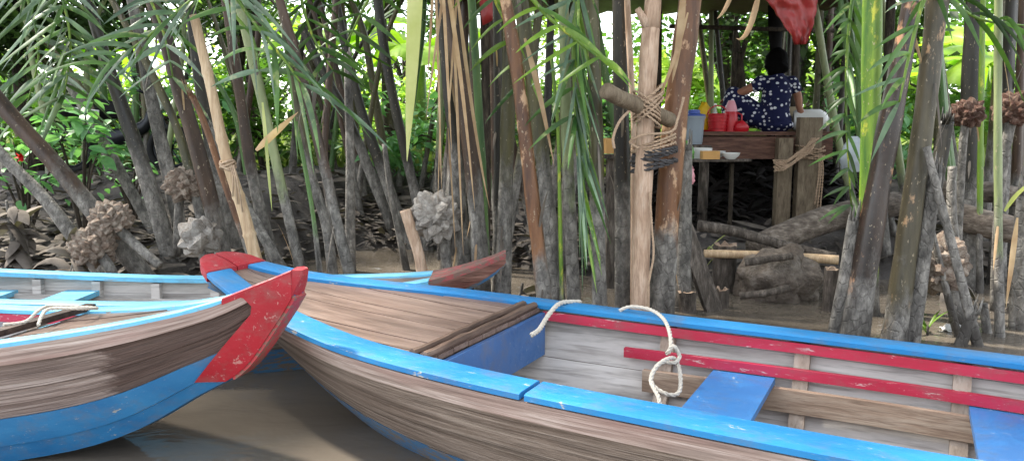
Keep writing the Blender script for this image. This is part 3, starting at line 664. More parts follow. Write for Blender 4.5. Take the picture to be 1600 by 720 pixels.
# (label, photo points base to top, depth, width at base and top in photo pixels, material, top, depth change)
near = [
 ('thick brown palm stalk leaning far left over the dead leaves', [(222, 425), (100, 272), (0, 160), (-110, 20)], 5.7, 32, 24, 'stem_brown', 'frond', 0),
 ('grey mud-coated stalk leaning left, parallel below the thick brown one', [(142, 405), (70, 310), (0, 238), (-90, 130)], 6.0, 22, 16, 'stem_grey', 'frond', .2),
 ('dark grey stalk crossing the bright yellow-green gap at upper left', [(268, 400), (222, 255), (168, 100), (138, 0)], 6.3, 30, 15, 'stem_dark', 'frond', 0),
 ('grey bare stalk leaning behind the leafy shrub toward lower right', [(262, 395), (200, 290), (150, 200), (95, 110)], 6.8, 20, 14, 'stem_grey', 'cut', .3),
 ('straight grey palm stalk left of the hanging brown fruit bunch', [(292, 410), (262, 270), (238, 165), (215, 50), (205, 0)], 6.4, 24, 15, 'stem_grey', 'frond', .1),
 ('slender olive-green stalk slanting across the left thicket', [(330, 410), (285, 225), (245, 130), (200, 45), (172, -5)], 5.9, 18, 10, 'stem_olive', 'frond', 0),
 ('stout dark brown stalk just left of the pale bamboo pole', [(352, 412), (312, 250), (280, 140), (258, 60), (235, -5)], 5.8, 28, 22, 'stem_brown', 'frond', 0),
 ('dark stalk hidden close behind the pale bamboo pole', [(372, 405), (335, 250), (312, 120), (296, 0)], 6.6, 24, 16, 'stem_dark', 'frond', 0),
 ('brown palm stalk right of the bamboo pole, mud to half its height', [(425, 400), (395, 280), (372, 130), (352, 0)], 6.2, 24, 15, 'stem_brown', 'frond', 0),
 ('short grey leaning stalk whose foot stands by the red boat nose', [(440, 420), (400, 350), (365, 285), (330, 200)], 5.3, 22, 12, 'stem_grey', 'broken', .2),
 ('pale lichen-green palm stalk behind the tall red prow', [(470, 420), (440, 290), (412, 165), (383, 40), (372, -5)], 5.3, 18, 14, 'stem_pale', 'frond', 0),
 ('thin yellow-green stalk with pale drooping leaflets above the deck', [(500, 428), (488, 330), (474, 250), (462, 190)], 5.1, 11, 6, 'stem_green', 'cut', 0),
 ('long olive-brown stalk running from upper left down to the deck edge', [(549, 435), (528, 350), (505, 250), (468, 105), (437, 0)], 5.1, 18, 14, 'stem_brown', 'frond', 0),
 ('grey-flecked stalk whose foot stands beside the long olive-brown stalk', [(520, 432), (508, 350), (486, 275), (462, 150), (440, 20)], 5.4, 20, 14, 'stem_olive', 'frond', 0),
 ('upright slim brown stalk crossing behind the olive-brown one', [(540, 420), (508, 280), (512, 150), (525, 0)], 6.0, 15, 11, 'stem_brown', 'frond', 0),
 ('grey dead stalk cut off at head height over the open water', [(548, 420), (548, 250), (544, 96)], 6.9, 20, 14, 'stem_grey', 'broken', 0),
 ('black palm stalk leaning left in front of the bright banana leaf', [(648, 300), (622, 190), (602, 90), (590, 0)], 8.2, 18, 15, 'stem_dark', 'frond', 0),
 ('black stalk slanting down right beside the cut grey dead stalk', [(606, 290), (570, 190), (548, 110), (530, 30), (524, -5)], 8.3, 20, 12, 'stem_dark', 'frond', 0),
 ('dark stalk slanting low behind the cut grey dead stalk', [(590, 300), (545, 190), (500, 105), (470, 40)], 8.6, 20, 14, 'stem_dark', 'cut', 0),
 ('thin grey stalk rising from the dark pool left of the pale fruit head', [(632, 410), (610, 300), (600, 225)], 7.0, 14, 9, 'stem_grey', 'cut', 0),
 ('grey and black stalk directly right of the pale fruit head', [(726, 425), (716, 290), (702, 150), (688, 0)], 5.5, 25, 18, 'stem_dark', 'frond', 0),
 ('thick dark brown stalk with straw hanging down its left edge', [(752, 430), (738, 260), (718, 110), (700, 0)], 5.2, 28, 26, 'stem_brown', 'frond', 0),
 ('bright green slender stalk rising behind the curved brown prow', [(760, 430), (754, 280), (745, 120), (737, 0)], 5.5, 14, 13, 'stem_green', 'frond', 0),
 ('grey lichened stalk rising right of the curved brown prow', [(786, 445), (790, 300), (794, 150), (796, 0)], 5.3, 27, 20, 'stem_olive', 'frond', 0),
 ('slim grey palm stalk close left of the lichened stalk', [(776, 440), (779, 280), (778, 130), (776, 0)], 5.7, 16, 13, 'stem_dark', 'frond', 0),
 ('orange-brown palm stalk with pinkish flecks leaning left', [(852, 475), (834, 330), (818, 190), (803, 80), (790, 0)], 4.75, 27, 19, 'stem_orange', 'frond', 0),
 ('olive stalk tight behind the orange-brown one', [(872, 478), (856, 320), (838, 170), (822, 60), (814, 0)], 5.0, 26, 20, 'stem_olive', 'frond', 0),
 ('very thin green stalk between orange-brown stalk and green frond', [(878, 478), (875, 330), (872, 200), (862, 90)], 4.8, 8, 6, 'stem_bright', 'cut', 0),
 ('pale green stalk carrying the hanging green frond', [(897, 480), (890, 330), (884, 160), (880, 0)], 4.9, 22, 16, 'stem_pale', 'frond', 0),
 ('straight olive stalk, grey below, right of the green frond', [(937, 484), (933, 330), (930, 170), (924, 0)], 4.75, 25, 21, 'stem_olive', 'frond', 0),
 ('near-black upright stalk left of the tied pale post', [(974, 480), (972, 330), (970, 160), (968, 0)], 5.4, 27, 24, 'stem_dark', 'frond', 0),
 ('thick orange-brown stalk lashed to the pale post', [(1033, 492), (1042, 340), (1054, 190), (1068, 80), (1078, 0)], 4.9, 36, 34, 'stem_orange', 'frond', 0),
 ('dead brown stalk standing tight behind the lashed stalk', [(1066, 480), (1070, 340), (1072, 230)], 5.4, 28, 20, 'stem_grey', 'broken', 0),
 ('broad bright green stalk with yellow blotches right of the hut', [(1357, 440), (1360, 300), (1362, 150), (1364, 0)], 5.3, 32, 27, 'stem_bright', 'frond', 0),
 ('thickest dark stalk, leaning right, muddy to its lower third', [(1333, 530), (1368, 320), (1395, 170), (1427, 0)], 4.55, 50, 30, 'stem_dappled', 'frond', 0),
 ('olive-grey stalk leaning right beside the thickest dark stalk', [(1398, 532), (1425, 330), (1448, 160), (1466, 0)], 4.6, 35, 31, 'stem_olive2', 'frond', 0),
 ('grey broken stalk leaning right in front of the pale fruit bunch', [(1424, 532), (1447, 380), (1462, 270)], 4.6, 25, 19, 'stem_grey', 'broken', 0),
 ('short dark broken stalk leaning against the thickest dark stalk', [(1306, 528), (1322, 420), (1333, 345)], 4.6, 28, 18, 'stem_grey', 'broken', 0),
 ('green-grey stalk leaning left, propped across the fruit bunch', [(1526, 530), (1490, 390), (1462, 285), (1448, 230)], 4.5, 16, 12, 'stem_grey', 'cut', 0),
 ('dark stalk end cut slantwise against the bright leaves', [(1432, 470), (1455, 330), (1470, 250), (1480, 190)], 5.3, 16, 22, 'stem_dark', 'broken', 0),
 ('thin grey stick leaning left above the pale fruit bunch', [(1490, 500), (1470, 420), (1450, 340)], 4.7, 12, 10, 'stem_grey', 'cut', 0),
 ('slim upright lichen-green pole near the right edge', [(1562, 522), (1560, 350), (1559, 180), (1560, 0)], 4.7, 13, 11, 'stem_pale', 'frond', 0),
 ('wide dark stalk against the bright banana leaves', [(1514, 470), (1514, 300), (1516, 150), (1522, 0)], 6.2, 32, 27, 'stem_dark', 'frond', 0),
 ('thin green stalk clinging to the wide dark stalk', [(1530, 470), (1531, 300), (1533, 150), (1536, 0)], 6.0, 9, 8, 'stem_bright', 'frond', 0),
 ('dark stalk in the top right corner', [(1556, 470), (1566, 300), (1574, 140), (1582, 0)], 6.3, 24, 17, 'stem_dark', 'frond', 0),
 ('pale grey dead stalk hanging with shrivelled sheath, right of fruit bunch', [(1512, 490), (1496, 400), (1488, 320), (1489, 260)], 5.0, 18, 14, 'stem_grey', 'cut', 0),
 ('stub of a grey stalk rising crooked from the water', [(1505, 530), (1522, 486)], 4.5, 20, 16, 'stem_grey', 'broken', 0),
 ('short upright stub beside the floating white litter', [(1541, 508), (1536, 474)], 4.8, 13, 11, 'stem_grey', 'cut', 0),
 ('grey stalk cut by the right edge of the picture', [(1592, 520), (1594, 400), (1600, 300)], 4.9, 26, 20, 'stem_grey', 'broken', 0),
]
for lb, px, d, w0, w1, mt, top, dd in near:
    stalk(ST, lb, 'palm stalk', px, d, w0, w1, mt, top, None, U(3.0, 3.8), dd, 'palm stalks along the bank')
# stalks deeper in the shade, told apart by the landmarks they stand between
back = []
for i in range(78):
    x = [U(170, 700), U(690, 1000), U(380, 800), U(1280, 1600), U(-40, 260), U(1090, 1300)][i % 6]; d = U(6.6, 8.0) if i % 2 and not 1080 < x < 1330 else U(8.6, 11); ln = U(-75, 50)
    back.append((x, d, ln, U(11, 19) if d < 8.1 else U(10, 15), random.choice(['stem_dark', 'stem_olive', 'stem_olive', 'stem_pale', 'stem_brown', 'stem_green'])))
back.sort()
LM = [(-999, 120, 'at the far left'), (120, 230, 'behind the leafy shrub'), (230, 330, 'left of the pale bamboo pole'), (330, 430, 'behind the pale bamboo pole'), (430, 520, 'behind the tall red prow'), (520, 620, 'above the dark pool'), (620, 700, 'behind the pale hanging leaf'),
      (700, 790, 'behind the curved brown prow'), (790, 880, 'behind the orange-brown stalk'), (880, 1010, 'behind the green frond and post'), (1010, 1190, 'left of the seated person'), (1190, 1330, 'right of the seated person'), (1330, 1440, 'behind the big leaning stalks'), (1440, 1520, 'behind the wide dark stalk'), (1520, 9999, 'at the right edge')]
ORD = ['leftmost', 'second from left', 'third from left', 'fourth from left', 'fifth from left', 'sixth from left', 'seventh from left', 'eighth from left', 'ninth from left', 'tenth from left', 'eleventh from left', 'twelfth from left', 'thirteenth from left']
cnt = {}
for x, d, ln, w_, mt in back:
    lm = [t for a, b, t in LM if a <= x < b][0]; k = cnt.get(lm, 0); cnt[lm] = k+1
    stalk(ST, ORD[k]+' of the thin shaded stalks standing '+lm, 'palm stalk', [(x, 340), (x+ln*.5, 200), (x+ln*1.0, U(40, 150) if d > 8.1 and not 1080 < x < 1300 else 10)], d, w_, w_*.72, mt, 'frond', (U(-1, 1), U(-.8, .8)), U(2.0, 3.0), 0, 'shaded stalks at the back', 'leaf_canopy', 14, .8)
# ------------------------------------------------------------------ poles and posts
def thing_tube(name, label, cat, px, d, w0, w1, mat, dd=0, top='cut', sink=.12, n=12, knots=None, group=None):
    Q, r = stalk_mesh(px, d, w0, w1, dd, sink=sink)
    if knots: r = [q*(1+.16*max(0, 1-abs(((p.z*knots) % 1)-.5)/.09)) for q, p in zip(r, Q)]
    mb = MB().tube(Q, r, n, 0, True, .02)
    o = mb.build(name, M[mat], None, Q[0]); return tag(o, label, cat, group), Q, r
P9 = [(398, 398), (380, 330), (352, 240), (328, 130), (303, 24)]
Q0 = [at(x, y, 5.0) for x, y in P9]; dr = (Q0[0]-Q0[1]).normalized(); Q0 = [Q0[0]+dr*((-.3-Q0[0].z)/dr.z)]+Q0
Qs = smooth_path(Q0, 14); rr = [lerp(px_r(21, 5), px_r(14, 5), i/(len(Qs)-1)) for i in range(len(Qs))]
for k in range(6, len(Qs), 13): rr[k] *= 1.16
tag(MB().tube(Qs, rr, 14).build('bamboo_pole', M['bamboo'], None, Qs[0]), 'pale tan bamboo pole leaning left, sawn off at the top', 'pole')
mb = MB(); c = at(356, 258, 5.0)
for k in range(4): mb.tube([c+V((math.cos(a)*.048, math.sin(a)*.048, .012*math.sin(a*2+k)+.014*k-.02)) for a in [i*math.pi/6 for i in range(13)]], .007, 5)
for k in range(3): mb.tube([c+V((.03+.01*k, -.04, 0)), c+V((.05+.012*k, -.055, -.08)), c+V((.04+.03*k, -.05, -.2-.05*k))], .005, 5)
tag(mb.build('tie_rope', M['rope_tan'], None, c), 'faded rag tie knotted round the pale bamboo pole', 'rope')
# reddish rotten stalk beside it
stalk(ST, 'rotten reddish frayed stalk leaning against the bamboo pole', 'palm stalk', [(392, 400), (352, 290), (322, 200), (300, 150)], 5.15, 15, 9, 'stem_orange', 'broken', None, 0, 0, 'palm stalks along the bank')
# the pale mooring post with its fork, cross log and lashings
D = 4.7
post = empty('mooring_post', at(1000, 510, D)); tag(post, 'pale peeled mooring post with forked top and lashings', 'post')
Q, r = stalk_mesh([(1000, 500), (1002, 380), (1006, 270), (1012, 120), (1017, 40)], D, 28, 29)
tk = MB().tube(Q, [x*(1+.07*noise.noise(p*6)) for x, p in zip(r, Q)], 14, 0, True, .03)
tk.build('trunk', M['post'], post)
f1 = MB().tube([at(1017, 44, D), at(1020, 10, D), at(1024, -60, D), at(1030, -160, D)], [.056, .05, .047, .04], 12); f1.build('fork', M['post'], post)
f2 = MB().tube([at(1012, 42, D-.01), at(1003, 26, D-.03), at(996, 14, D-.04)], [.035, .025, .018], 10, 0, True, .08); f2.build('fork', M['post'], post)
lg = [at(946, 142, D-.28), at(966, 153, D-.2), at(990, 163, D-.1), at(1020, 176, D+.0), at(1046, 188, D+.12)]
lg = [p+V((0, -.02, 0)) for p in lg]
tag(MB().tube(smooth_path(lg, 4), [.047+.004*noise.noise(V((i, 0, 0))) for i in range(17)], 14, 0, True, .03).build('cross_log', M['hutpost'], None, lg[0]), 'short sawn log tied crosswise to the pale post', 'log')
def coil(mb, c, rx, ry, n, h, r, tilt=0, jit=.01, m=0):
    for k in range(n):
        t = tilt+U(-.2, .2); z = (k/(max(1, n-1))-.5)*h; pts = []
        for i in range(15):
            a = 2*math.pi*i/14; pts.append(c+V((math.cos(a)*(rx+U(0, jit)), math.sin(a)*(ry+U(0, jit)), z+math.cos(a)*rx*t)))
        rope_mb(mb, pts, r, 4, None, m, 2)
mb = MB(); c = at(1012, 163, D)
coil(mb, c+V((-.01, -.02, -.03)), .074, .12, 5, .1, .0085, -.7); coil(mb, c+V((0, -.03, .01)), .08, .11, 4, .09, .0085, .8)
tag(mb.build('lashing_rope', M['rope_tan'], None, c), 'tan rope lashing the cross log to the post', 'rope')
mb = MB(); c = at(1022, 236, D+.08)
coil(mb, c+V((-.005, 0, .035)), .125, .16, 4, .06, .009, .15)
rope_mb(mb, [c+V((-.12, -.17, .02)), c+V((-.17, -.14, .06)), c+V((-.1, -.2, .1)), c+V((.06, -.21, .12)), c+V((.1, -.2, .2)), c+V((.13, -.2, .32))], .009, 4)
tag(mb.build('lashing_rope', M['rope_tan'], None, c), 'loose tan rope turns above the blackened lashing', 'rope')
mb = MB(); coil(mb, c+V((0, 0, -.04)), .12, .155, 6, .1, .012, .1, .02)
tag(mb.build('lashing_rope', M['rope_dark'], None, c-V((0, 0, .08))), 'blackened rope lashing post and stalk together', 'rope')
mb = MB(); rope_mb(mb, [at(985, 172, D-.14), at(968, 190, D-.2), at(958, 215, D-.2), at(960, 232, D-.2)], .009, 5)
tag(mb.build('rope_end', M['rope_tan'], None, at(960, 232, D-.2)), 'knotted rope end dangling below the cross log', 'rope')
mb = MB(); rope_mb(mb, [at(1015, 300, D-.07), at(1019, 360, D-.07), at(1021, 400, D-.075), at(1014, 440, D-.08), at(1012, 480, D-.07), at(1010, 510, D-.07)], .007, 5)
tag(mb.build('root_rope', M['rope_tan'], None, at(1010, 510, D-.07)), 'thin twisted cord running down the post to the water', 'rope')
# thin dead branch behind the post
thing_tube('branch', 'thin dead branch between black stalk and pale post', 'branch', [(990, 300), (990, 190), (985, 100), (980, 0), (978, -60)], 5.3, 10, 9, 'post')
# leaning plank and stumps by the hut
D = 5.4
mb = MB(); a, b = at(1116, 480, D), at(1058, 318, D); a = a+(a-b).normalized()*.12; u_ = (b-a).normalized(); sd = V((.5, -.85, 0)).cross(u_).normalized(); nn = u_.cross(sd)
rows, rows2 = [], []
for i in range(11):
    t = i/10; p = a.lerp(b, t); ww = .1*(1 if t < .85 else lerp(1, .25, (t-.85)/.15))*U(.95, 1.05)
    rows.append([p-sd*ww/1.4, p+nn*.02, p+sd*ww/1.4*(1 if t < .8 else .7)]); rows2.append([q-nn*.035 for q in rows[-1]])
tag(mb.shell(rows, rows2).build('plank', M['oldwood'], None, a, sharp=40), 'grey split plank leaning left against the lashed stalk', 'plank')
def stump(label, x, y, d, w, h, mat='oldwood', hollow=True, lean=(0, 0)):
    c = at(x, y, d); r = px_r(w, d); gz = hgt(c.x, c.y)-.1; top = c.z+h*0; mb = MB(); n = 14; rows = []
    prof = []
    top = max(c.z, gz+.15)
    for zz, q in ((gz, 1.08), (lerp(gz, top, .5), 1.0), (top, .96)):
        prof.append([V((c.x+math.cos(2*math.pi*j/n)*r*q+lean[0]*(zz-gz), c.y+math.sin(2*math.pi*j/n)*r*q+lean[1]*(zz-gz), zz+(noise.noise(V((j*.9, x, 0)))*.05 if zz == top else 0))) for j in range(n+1)])
    mb.grid(prof)
    inn = [[V((lerp(p.x, c.x+lean[0]*(top-gz), .35), lerp(p.y, c.y+lean[1]*(top-gz), .35), p.z)) for p in prof[-1]], [V((lerp(p.x, c.x+lean[0]*(top-gz), .45), lerp(p.y, c.y+lean[1]*(top-gz), .45), top-.1)) for p in prof[-1]]]
    mb.grid([prof[-1]]+inn, 1)
    cc = V((c.x+lean[0]*(top-gz), c.y+lean[1]*(top-gz), top-.1)); k = len(mb.v); mb.v.append(cc)
    for j in range(n): mb.f.append((k-(n+1)+j, k-(n+1)+j+1, k)); mb.m.append(0)
    return tag(mb.build('stump', [M[mat], M['riser']], None, (c.x, c.y, gz), sharp=50), label, 'stump')
stump('hollow stump with pale broken rim, standing in the water', 1079, 448, 5.5, 30, 0, 'oldwood', True, (-.1, -.25))
stump('small dark rotten stump right of the hollow stump', 1129, 452, 5.5, 22, 0, 'oldwood')
stump('thick brown stump behind the leaning plank, under the bamboo pole', 1133, 382, 6.1, 38, 0, 'oldwood')
stump('brown square-topped stump left of the short broken stalk', 1300, 420, 5.4, 24, 0, 'oldwood')
thing_tube('broken_branch', 'grey peeling branch stump left of the pale fruit head', 'branch', [(662, 440), (655, 400), (643, 360), (633, 328)], 5.25, 22, 17, 'post')
# logs by the water
def log(name, label, px, w0, w1, mat, wob=.025, cat='log'):
    P = [at(x, y, d) for x, y, d in px]; Q = smooth_path(P, 5); d0 = px[0][2]; k = len(Q)
    r = [lerp(px_r(w0, d0), px_r(w1, px[-1][2]), i/(k-1))*(1+wob*2*noise.noise(Q[i]*5)) for i in range(k)]
    return tag(MB().tube(Q, r, 12, 0, True, wob).build(name, M[mat], None, min(Q, key=lambda p: p.z)), label, cat)
log('bamboo_pole', 'tan bamboo pole lying level above the muddy stone', [(1100, 396, 6.0), (1200, 399, 5.95), (1310, 406, 5.8)], 13, 15, 'bamboo', .01, 'pole')
log('log', 'dark split log sloping down right under the hut', [(1090, 352, 6.3), (1150, 362, 6.25), (1220, 382, 6.1), (1305, 402, 5.9)], 18, 15, 'oldwood')
log('log', 'big muddy trunk lying in front of the hut posts', [(1180, 392, 6.5), (1250, 358, 6.7), (1310, 338, 6.9), (1400, 318, 7.2)], 46, 40, 'drift')
log('log', 'smooth grey trunk on the bank at the right edge', [(1490, 335, 6.2), (1550, 352, 6.0), (1640, 372, 5.9)], 44, 40, 'drift')
log('log', 'upper pale driftwood trunk at the right edge', [(1470, 300, 6.6), (1540, 300, 6.5), (1640, 316, 6.3)], 34, 30, 'drift')
mb = MB(); c = at(1222, 455, 5.75); mb.ball((c.x, c.y+.1, .12), (.31, .25, .27), 44, 30, 0, .3)
for i_, p_ in enumerate(mb.v): mb.v[i_] = p_+V((noise.fractal(p_*7, 1, 2, 4), noise.fractal(p_*7+V((9, 0, 0)), 1, 2, 4), noise.fractal(p_*7+V((0, 9, 0)), 1, 2, 4)))*.03
tag(mb.build('muddy_stone', M['rock'], None, (c.x, c.y, 0)), 'mud-streaked boulder at the water edge below the bamboo pole', 'boulder')
log('plank', 'short grey board lying on top of the muddy boulder', [(1164, 410, 5.6), (1200, 405, 5.55), (1238, 400, 5.55)], 12, 11, 'oldwood', .1, 'board')
log('plank', 'short wet board at the foot of the muddy boulder', [(1156, 462, 5.35), (1195, 458, 5.3), (1232, 450, 5.35)], 12, 11, 'oldwood', .1, 'board')
# ------------------------------------------------------------------ hut
G0 = .42
hut = empty('open_hut', (2.6, 8.2, hgt(2.6, 8.2))); tag(hut, 'open stilt hut with red-brown plank platform and red tarpaulin roof', 'hut')
PZ = 1.262
def hbox(name, x0, x1, y0, y1, z0, z1, mat, parent=hut, rot=0):
    mb = MB(); c = V(((x0+x1)/2, (y0+y1)/2, (z0+z1)/2)); mb.box(c, x1-x0, y1-y0, z1-z0, Matrix.Rotation(rot, 3, 'Y') if rot else None)
    return mb.build(name, M[mat], parent, sharp=30)
for k in range(9):
    y0 = 7.74+k*.145; hbox('floor_plank', 1.86+U(-.02, .02), 3.24+U(-.02, .03), y0, y0+.14, PZ-.035+U(-.003, .003), PZ+U(-.003, .002), 'hutboard')
hbox('front_board', 1.84, 3.2, 7.705, 7.735, PZ-.27, PZ-.05, 'hutboard'); hbox('back_board', 1.84, 3.2, 9.06, 9.09, PZ-.25, PZ-.05, 'hutboard')
for x, w_ in ((2.69, .14), (2.93, .22)):
    z = hgt(x, 7.62); hbox('post', x-w_/2, x+w_/2, 7.58, 7.69, z-.15, PZ-.06 if w_ < .2 else PZ+.14, 'hutpost')
for x, y in ((1.95, 7.85), (1.95, 8.95), (3.12, 8.95)):
    mb = MB(); z = hgt(x, y); mb.tube([(x, y, z-.15), (x+.01, y, .9), (x, y, PZ-.05)], [.055, .05, .05], 10); mb.build('post', M['oldwood'], hut)
def pole(x, y, z1, r, mat='bark', z0=None):
    z = hgt(x, y)-.15 if z0 is None else z0
    return MB().tube(smooth_path([V((x, y, z)), V((x+.02, y, (z+z1)/2)), V((x, y, z1))], 4), r, 10, 0, True, .03).build('roof_post', M[mat], hut)
pole(3.14, 8.75, 2.65, .055); pole(1.72, 9.3, 2.7, .045); pole(-.25, 7.0, 2.55, .04); pole(3.3, 6.9, 2.5, .04); pole(-.2, 9.3, 2.7, .04)
for a, b, r in (((-.4, 6.75, 2.52), (3.5, 6.75, 2.5), .03), ((-.4, 9.3, 2.72), (3.5, 9.3, 2.7), .03), ((1.72, 6.6, 2.5), (1.72, 9.5, 2.73), .025), ((1.6, 8.0, 2.32), (3.35, 8.2, 2.3), .022)):
    MB().tube([a, b], r, 8).build('roof_pole', M['bark'], hut)
rows = [[V((lerp(-.55, 3.5, i/30), lerp(6.62, 9.7, j/14), 2.57+.14*j/14+.035*math.sin(i*1.9+j)*math.cos(j*1.3)-.06*math.sin(math.pi*j/14))) for i in range(31)] for j in range(15)]
MB().shell(rows, [[p-V((0, 0, .008)) for p in r] for r in rows]).build('tarpaulin_roof', M['maroon'], hut)
# hanging corner of the tarpaulin
rows = []
for j in range(16):
    t = j/15; y = lerp(-30, 70, t); xl = [1178, 1196, 1216, 1228, 1240][min(4, int(t*5))]; xl = lerp(1170, 1243, t**.8); xr = lerp(1278, 1258, t**3)
    rows.append([at(lerp(xl, xr, i/14), y, 6.72)+V((0, .06*noise.noise(V((i*.45, j*.35, 0)))+.035*noise.noise(V((i*1.1, j*.9, 5))), 0)) for i in range(15)])
MB().shell(rows, [[p+V((0, .006, 0)) for p in r] for r in rows]).build('tarpaulin_flap', M['tarp'], hut)
rows = []
for j in range(10):
    t = j/9; rows.append([at(lerp(744+10*t, 792-4*t, i/8), lerp(-30, 40-18*(i/8), t), 6.75)+V((0, .05*noise.noise(V((i*.6, j*.5, 9))), 0)) for i in range(9)])
MB().shell(rows, [[p+V((0, .006, 0)) for p in r] for r in rows]).build('tarpaulin_flap', M['tarp'], hut)
# shelf left of the platform
for k in range(3):
    mb = MB(); mb.box((1.83, 7.15+k*.13, 1.0), .75, .12, .022, Matrix.Rotation(.015*k-.01, 3, 'Y')); mb.build('shelf_board', M['oldwood'], hut)
for x in (1.5, 2.12): MB().tube([(x, 7.42, hgt(x, 7.42)-.1), (x, 7.42, .985)], .022, 8).build('shelf_post', M['bark'], hut)
# near-black leaves added to stand in for the shade under the platform
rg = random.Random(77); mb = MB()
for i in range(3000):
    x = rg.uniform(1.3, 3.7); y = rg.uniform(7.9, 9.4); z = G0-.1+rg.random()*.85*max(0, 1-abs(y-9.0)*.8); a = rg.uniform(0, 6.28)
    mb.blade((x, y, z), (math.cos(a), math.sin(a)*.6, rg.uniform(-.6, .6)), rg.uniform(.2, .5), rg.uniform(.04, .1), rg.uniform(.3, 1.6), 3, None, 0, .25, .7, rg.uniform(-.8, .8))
tag(mb.build('shade_leaf_heap', M['shadeleaf']), 'black leaves added to fill in the shade under the hut platform', 'shade filler', kind='stuff')
# things on platform and shelf
def prop(mb, name, mat, label, cat, o, sharp=40): return tag(mb.build(name, M[mat] if isinstance(mat, str) else [M[q] for q in mat], None, o, sharp=sharp), label, cat)
c = at(1083, 226, 7.62); c.z = 1.14
bk = empty('bucket', c); tag(bk, 'grey plastic bucket with blue lid at the hut edge', 'bucket')
MB().lathe([(0, 0), (.085, 0), (.1, .25), (.112, .25), (.115, .275), (.105, .275), (.09, .02), (0, .02)], c, 24).build('body', M['grey_plastic'], bk, sharp=40)
MB().lathe([(.108, .276), (.108, .29), (.06, .3), (.055, .335), (.0, .34)], c, 24).build('lid', M['blue_plastic'], bk, sharp=40)
MB().box(c+V((0, .02, -.06)), .3, .3, .1).build('stand', M['oldwood'], bk)
def sack(c, sx, sy, sz, name, mat, label, cat, sd=0):
    mb = MB(); n = 16; rows = []
    for j in range(11):
        t = j/10; q = (math.sin(math.pi*min(1, .15+t*.8))**.6)*(1-.35*t)
        rows.append([c+V((math.cos(2*math.pi*i/n)*sx*q, math.sin(2*math.pi*i/n)*sy*q, t*sz))*1.0+V((.03*noise.noise(V((i*.8, j*.7, sd))), .02*noise.noise(V((i*.7, j, sd+4))), .0)) for i in range(n)])
    for r in rows: r.append(r[0])
    mb.grid(rows); return tag(mb.build(name, M[mat], None, c), label, cat)
sack(V((1.965, 7.95, PZ)), .1, .08, .3, 'plastic_bag', 'yellow_plastic', 'yellow plastic bag standing beside the grey bucket', 'bag')
c = V((2.07, 7.82, PZ)); bas = empty('basket', c); tag(bas, 'red plastic basket on the hut platform', 'basket')
MB().lathe([(0, .004), (.085, .004), (.095, .17), (.105, .17), (.1, .18), (.09, .18), (.08, .012), (0, .012)], c, 22).build('body', M['red_plastic'], bas, sharp=40)
for k in range(4): MB().lathe([(.089+.003*k, .03+.035*k), (.096+.003*k, .035+.035*k), (.089+.003*k, .04+.035*k)], c, 22).build('band', M['red_plastic'], bas)
MB().tube([c+V((math.cos(a)*.1, 0, .17+math.sin(a)*.09)) for a in [math.pi*i/10 for i in range(11)]], .007, 6).build('handle', M['red_plastic'], bas)
c = V((2.05, 7.84, PZ+.012)); bt = empty('bottle', c); tag(bt, 'pale clear bottle standing in the red basket', 'bottle')
MB().lathe([(0, 0), (.026, 0), (.028, .17), (.012, .22), (.012, .25), (0, .25)], c, 14).build('body', M['clear'], bt); MB().lathe([(.014, .25), (.014, .27), (0, .27)], c, 12).build('cap', M['white'], bt, sharp=40)
c = V((2.21, 7.84, PZ)); jg = empty('pitcher', c); tag(jg, 'red and pink plastic pitcher next to the knee', 'pitcher')
MB().lathe([(0, 0), (.065, 0), (.07, .1), (.062, .2), (.05, .215), (0, .215)], c, 20).build('body', M['red_plastic'], jg, sharp=50); MB().lathe([(.064, .2), (.05, .26), (.03, .31), (.0, .315)], c, 20).build('lid', M['pink_plastic'], jg, sharp=50)
MB().tube([c+V((.06, 0, .19)), c+V((.11, 0, .17)), c+V((.11, 0, .08)), c+V((.068, 0, .05))], .009, 7).build('handle', M['red_plastic'], jg)
prop(MB().lathe([(0, 0), (.14, .002), (.155, .018), (.14, .012), (0, .01)], (2.03, 7.9, PZ+.001), 26), 'tray', 'red_plastic', 'flat red plastic tray lying before the yellow bag', 'tray', (2.16, 7.84, PZ))
def bowl(x, y, z, r, label, k=1):
    prop(MB().lathe([(0, 0), (r*.45, 0), (r*.5, r*.08), (r*.85, r*.38), (r, r*.72), (r*.96, r*.72), (r*.8, r*.42), (r*.4, r*.16), (0, r*.14)], (x, y, z), 22), 'bowl', 'white', label, 'bowl', (x, y, z), 60)
sack(V((2.3, 7.78, PZ)), .09, .05, .11, 'plastic_bag', 'red_plastic', 'crumpled red plastic bag lying at the platform edge', 'bag', 11)
bowl(2.02, 7.12, 1.012, .085, 'white bowl at the front right end of the shelf'); bowl(1.92, 7.3, 1.012, .1, 'white bowl behind, left of the front one on the shelf'); 
mb = MB(); mb.lathe([(0, 0), (.09, 0), (.1, .1), (.094, .1), (.084, .012), (0, .012)], (1.8, 7.33, 1.012), 22)
prop(mb, 'bowl', 'white', 'tall white tub at the back of the shelf', 'tub', (1.8, 7.33, 1.012))
mb = MB(); mb.box((1.83, 7.13, 1.012+.04), .16, .09, .075, Matrix.Rotation(.06, 3, 'Z')); prop(mb, 'carton', 'carton', 'small tan carton beside the bowls on the shelf', 'box', (1.83, 7.13, 1.012))
mb = MB(); mb.box(at(955, 228, 6.2), .13, .1, .12, Matrix.Rotation(.3, 3, 'Z'))
sh = at(955, 240, 6.2); prop(mb, 'carton', 'carton', 'brown carton half hidden between the stalks left of the post', 'box', sh)
